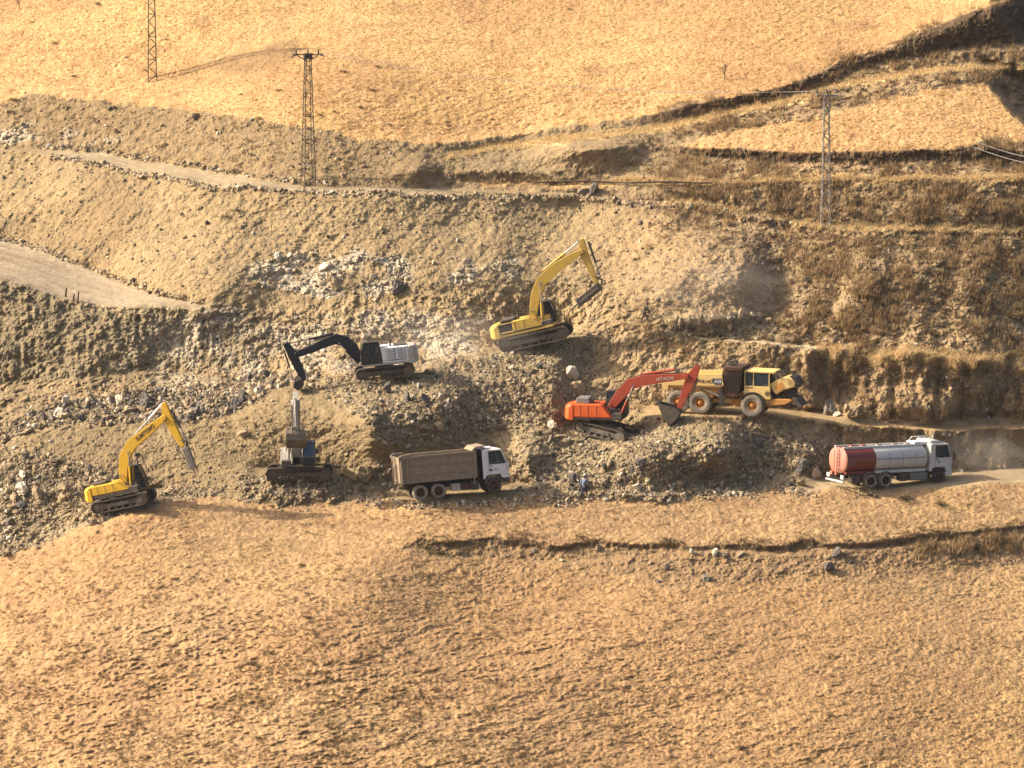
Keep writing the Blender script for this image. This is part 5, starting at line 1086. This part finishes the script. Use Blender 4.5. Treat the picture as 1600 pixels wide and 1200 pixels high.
# people
def skin_mesh(name, joints, edges, mat, parent, M, sub=1):
    me = bpy.data.meshes.new(name); me.from_pydata([j[:3] for j in joints], edges, []); o = bpy.data.objects.new(name, me); COL.objects.link(o)
    md = o.modifiers.new('skin', 'SKIN'); sv = me.skin_vertices[0].data
    for i, j in enumerate(joints): sv[i].radius = (j[3], j[4] if len(j) > 4 else j[3])
    sv[0].use_root = True
    o.modifiers.new('sub', 'SUBSURF').levels = sub; o.modifiers['sub'].render_levels = sub
    dg = bpy.context.evaluated_depsgraph_get(); m2 = bpy.data.meshes.new_from_object(o.evaluated_get(dg)); bpy.data.objects.remove(o)
    m2.polygons.foreach_set('use_smooth', np.ones(len(m2.polygons), bool)); m2.materials.clear(); m2.materials.append(MT[mat])
    q = bpy.data.objects.new(name, m2); COL.objects.link(q); q.parent = parent; return q
MT['skin'] = paint('skin', (176,128,98), .6, .1); MT['blue_cloth'] = paint('blue_cloth', (112,142,166), .9, .2); MT['jeans'] = paint('dark_blue_cloth', (46,56,92), .9, .1); MT['boot'] = paint('boot_leather', (58,44,36), .8, .3)
MT['cap'] = paint('white_cap', (226,222,214), .6, .1); MT['dark_cloth'] = paint('dark_cloth', (40,34,36), .9, .05); MT['olive_cloth'] = paint('olive_trousers', (64,58,48), .9, .1); MT['hair'] = paint('dark_hair', (48,34,28), .8, .1); MT['red_cloth'] = paint('reddish_cap', (120,56,46), .8, .1)
def person(u, v, yaw, label, top, legs, cap, stride, bend, name='person', sc_=1.0, arms=((.1,-.05),(-.1,-.05))):
    M = place(u, v, yaw, 0, 0, sc_, -.03); e = root(name, M, label, 'person')
    hx = 0; lean = bend
    hip = (0,0,.93); neck = (math.sin(lean)*.52,0,.93+math.cos(lean)*.52); chest = (math.sin(lean)*.34,0,.93+math.cos(lean)*.34)
    s = stride; kn = lambda sy: (s*sy*.5+.05, sy*-.1, .5); an = lambda sy: (s*sy*.9, sy*-.11, .09)
    sh = lambda sy: (neck[0]-.01, sy*-.2, neck[2]-.06)
    el = lambda sy, a: (sh(sy)[0]+a[0], sy*-.27, sh(sy)[2]-.29); wr = lambda sy, a: (sh(sy)[0]+a[0]+a[1]+.14, sy*-.25, sh(sy)[2]-.52)
    hd = (neck[0]+.03+math.sin(lean)*.1, 0, neck[2]+.17)
    # one continuous body: legs, trunk, arms, neck and head
    j = [hip+(.12,.09), chest+(.13,.09), neck+(.05,.05), hd+(.09,.085), (hd[0]+.01,0,hd[2]+.08,.07,.065)]
    ed = [(0,1),(1,2),(2,3),(3,4)]
    for sy, a in ((1, arms[0]), (-1, arms[1])):
        i = len(j); j += [(0,sy*-.09,.86,.095), kn(sy)+(.062,), an(sy)+(.042,), (an(sy)[0]+.13, sy*-.12, .04, .035)]; ed += [(0,i),(i,i+1),(i+1,i+2),(i+2,i+3)]
        i = len(j); w_ = wr(sy, a); j += [sh(sy)+(.058,), el(sy, a)+(.045,), w_+(.03,), (w_[0]+.04, w_[1], w_[2]-.06, .03, .02)]; ed += [(1,i),(i,i+1),(i+1,i+2),(i+2,i+3)]
        for q in range(4): ii = len(j); j.append((w_[0]+.07+.008*q, w_[1]+(-.03+.02*q), w_[2]-.13+.005*abs(q-1.5), .009)); ed.append((i+3, ii))
        ii = len(j); j.append((w_[0]+.075, w_[1]+.045*sy, w_[2]-.08, .01)); ed.append((i+3, ii))
    b = skin_mesh('body', j, ed, 'skin', e, M)
    # clothing shells
    j = [(0,0,.82,.15,.125), (0,0,.95,.16,.13), chest+(.175,.13), (neck[0],0,neck[2]-.01,.11,.1)]; ed = [(0,1),(1,2),(2,3)]
    for sy, a in ((1, arms[0]), (-1, arms[1])):
        i = len(j); j += [sh(sy)+(.078,), el(sy, a)+(.062,), wr(sy, a)+(.048,)]; ed += [(2,i),(i,i+1),(i+1,i+2)]
    skin_mesh('jacket', j, ed, top, e, M)
    j = [(0,0,.92,.15,.12)]; ed = []
    for sy in (1, -1):
        i = len(j); j += [(0,sy*-.09,.84,.112), kn(sy)+(.082,), (an(sy)[0], an(sy)[1], .13, .062)]; ed += [(0,i),(i,i+1),(i+1,i+2)]
    skin_mesh('trousers', j, ed, legs, e, M)
    for sy in (1, -1):
        a_ = an(sy); skin_mesh('boot', [(a_[0],a_[1],.14,.058),(a_[0],a_[1],.05,.055),(a_[0]+.17,a_[1],.04,.045)], [(0,1),(1,2)], 'boot', e, M)
    m = MB(); m.lathe([(.118,-.02),(.12,.03),(.1,.085),(.06,.12),(0,.135)], hd[0], 0, hd[2]+.06, 20, 'z'); m.prism([(hd[0]+.08,hd[2]+.05),(hd[0]+.22,hd[2]+.03),(hd[0]+.08,hd[2]+.075)], -.08, .08); m.build('helmet' if cap == 'cap' else 'cap', cap, e, 0, True)
    m = MB(); m.rod((hd[0]+.1,0,hd[2]+.01),(hd[0]+.13,0,hd[2]-.02),.016,6,.02); m.build('nose', 'skin', b, 0)
    for sy in (-1, 1): MB().rod((hd[0]+.088,sy*.035,hd[2]+.02),(hd[0]+.1,sy*.035,hd[2]+.02),.012,6).build('eye', 'hair', b, 0); MB().rod((hd[0],sy*.085,hd[2]),(hd[0]-.01,sy*.105,hd[2]),.028,8).build('ear', 'skin', b, 0)
    MB().rod((hd[0]+.095,-.025,hd[2]-.045),(hd[0]+.095,.025,hd[2]-.045),.008,6).build('mouth', 'red_cloth', b, 0)
    MB().lathe([(.104,.02),(.106,-.04),(.09,-.08)], hd[0]-.03, 0, hd[2]+.04, 16, 'z').build('hair', 'hair', b, 0, True)
    return e
person(912.5, 777, 60, 'worker in light blue jacket, dark blue trousers and white cap walking up to the rubble', 'blue_cloth', 'jeans', 'cap', .27, .12)
person(1007, 504, 12, 'worker in dark clothes bending forward on the earth bank right of the middle excavator', 'dark_cloth', 'olive_cloth', 'red_cloth', .3, .32, sc_=.95, arms=((.12,.04),(.16,.05)))

# ------------------------------------------------------------------ airborne dust
def dust(name, u, v, toward, size, dens, label, seed):
    p = at(u, v)+Vector((0,-toward,size[2]*.5))
    me = bpy.data.meshes.new(name); import bmesh
    b = bmesh.new(); bmesh.ops.create_icosphere(b, subdivisions=3, radius=1.0); b.to_mesh(me); b.free()
    o = bpy.data.objects.new(name, me); COL.objects.link(o); o.location = p; o.scale = size
    m = bpy.data.materials.new('dust_in_air'); m.use_nodes = True; N = m.node_tree; N.nodes.remove(N.nodes['Principled BSDF'])
    pv = N.nodes.new('ShaderNodeVolumePrincipled'); pv.inputs['Color'].default_value = (.92,.84,.72,1); pv.inputs['Anisotropy'].default_value = .2
    tc = N.nodes.new('ShaderNodeTexCoord'); ln_ = N.nodes.new('ShaderNodeVectorMath'); ln_.operation = 'LENGTH'; N.links.new(tc.outputs['Object'], ln_.inputs[0])
    mr = N.nodes.new('ShaderNodeMapRange'); mr.inputs['From Min'].default_value = 1.0; mr.inputs['From Max'].default_value = .15; mr.inputs['To Min'].default_value = 0; mr.inputs['To Max'].default_value = dens
    N.links.new(ln_.outputs['Value'], mr.inputs['Value']); no = N.nodes.new('ShaderNodeTexNoise'); no.inputs['Scale'].default_value = 2.2; no.inputs['Detail'].default_value = 3; N.links.new(tc.outputs['Object'], no.inputs['Vector'])
    m2 = N.nodes.new('ShaderNodeMapRange'); m2.inputs['From Min'].default_value = .35; m2.inputs['From Max'].default_value = .65; N.links.new(no.outputs['Fac'], m2.inputs['Value'])
    mu = N.nodes.new('ShaderNodeMath'); mu.operation = 'MULTIPLY'; N.links.new(mr.outputs['Result'], mu.inputs[0]); N.links.new(m2.outputs['Result'], mu.inputs[1])
    N.links.new(mu.outputs[0], pv.inputs['Density']); N.links.new(pv.outputs[0], N.nodes['Material Output'].inputs['Volume']); me.materials.append(m)
    return tag(o, label, 'dust', kind='stuff')
dust('dust_cloud', 1105, 478, 2.5, (8.5,3,3.6), .06, 'thin dust drifting over the heap right of the bending worker', 1)
dust('dust_cloud', 700, 555, 2.0, (8,3,2.8), .075, 'thin dust between the white and the middle excavator', 2)
dust('dust_cloud', 1540, 735, 2.0, (4.6,3,2.6), .10, 'thin dust in front of the tanker truck', 3)
sc.cycles.volume_bounces = 1; sc.cycles.volume_step_rate = 4

# air: a thin even haze between the camera and the hillside
hz = MB(); lo_, hi_ = P3.min(0), P3.max(0); print('EXT', lo_, hi_); hz.box(float(lo_[0])-6, float(hi_[0])+6, min(float(lo_[1]), -D)-8, float(hi_[1])+6, float(lo_[2])-1.5, max(float(hi_[2]), H)+4); ho_ = hz.build('haze', 'wire', None, 0)
hm = bpy.data.materials.new('thin_haze'); hm.use_nodes = True; hm.node_tree.nodes.remove(hm.node_tree.nodes['Principled BSDF'])
hv = hm.node_tree.nodes.new('ShaderNodeVolumePrincipled'); hv.inputs['Color'].default_value = (.90,.88,.86,1); hv.inputs['Density'].default_value = .00003; hv.inputs['Anisotropy'].default_value = .1
hm.node_tree.links.new(hv.outputs[0], hm.node_tree.nodes['Material Output'].inputs['Volume']); ho_.data.materials.clear(); ho_.data.materials.append(hm)
tag(ho_, 'thin dusty haze in the air', 'haze', kind='stuff')
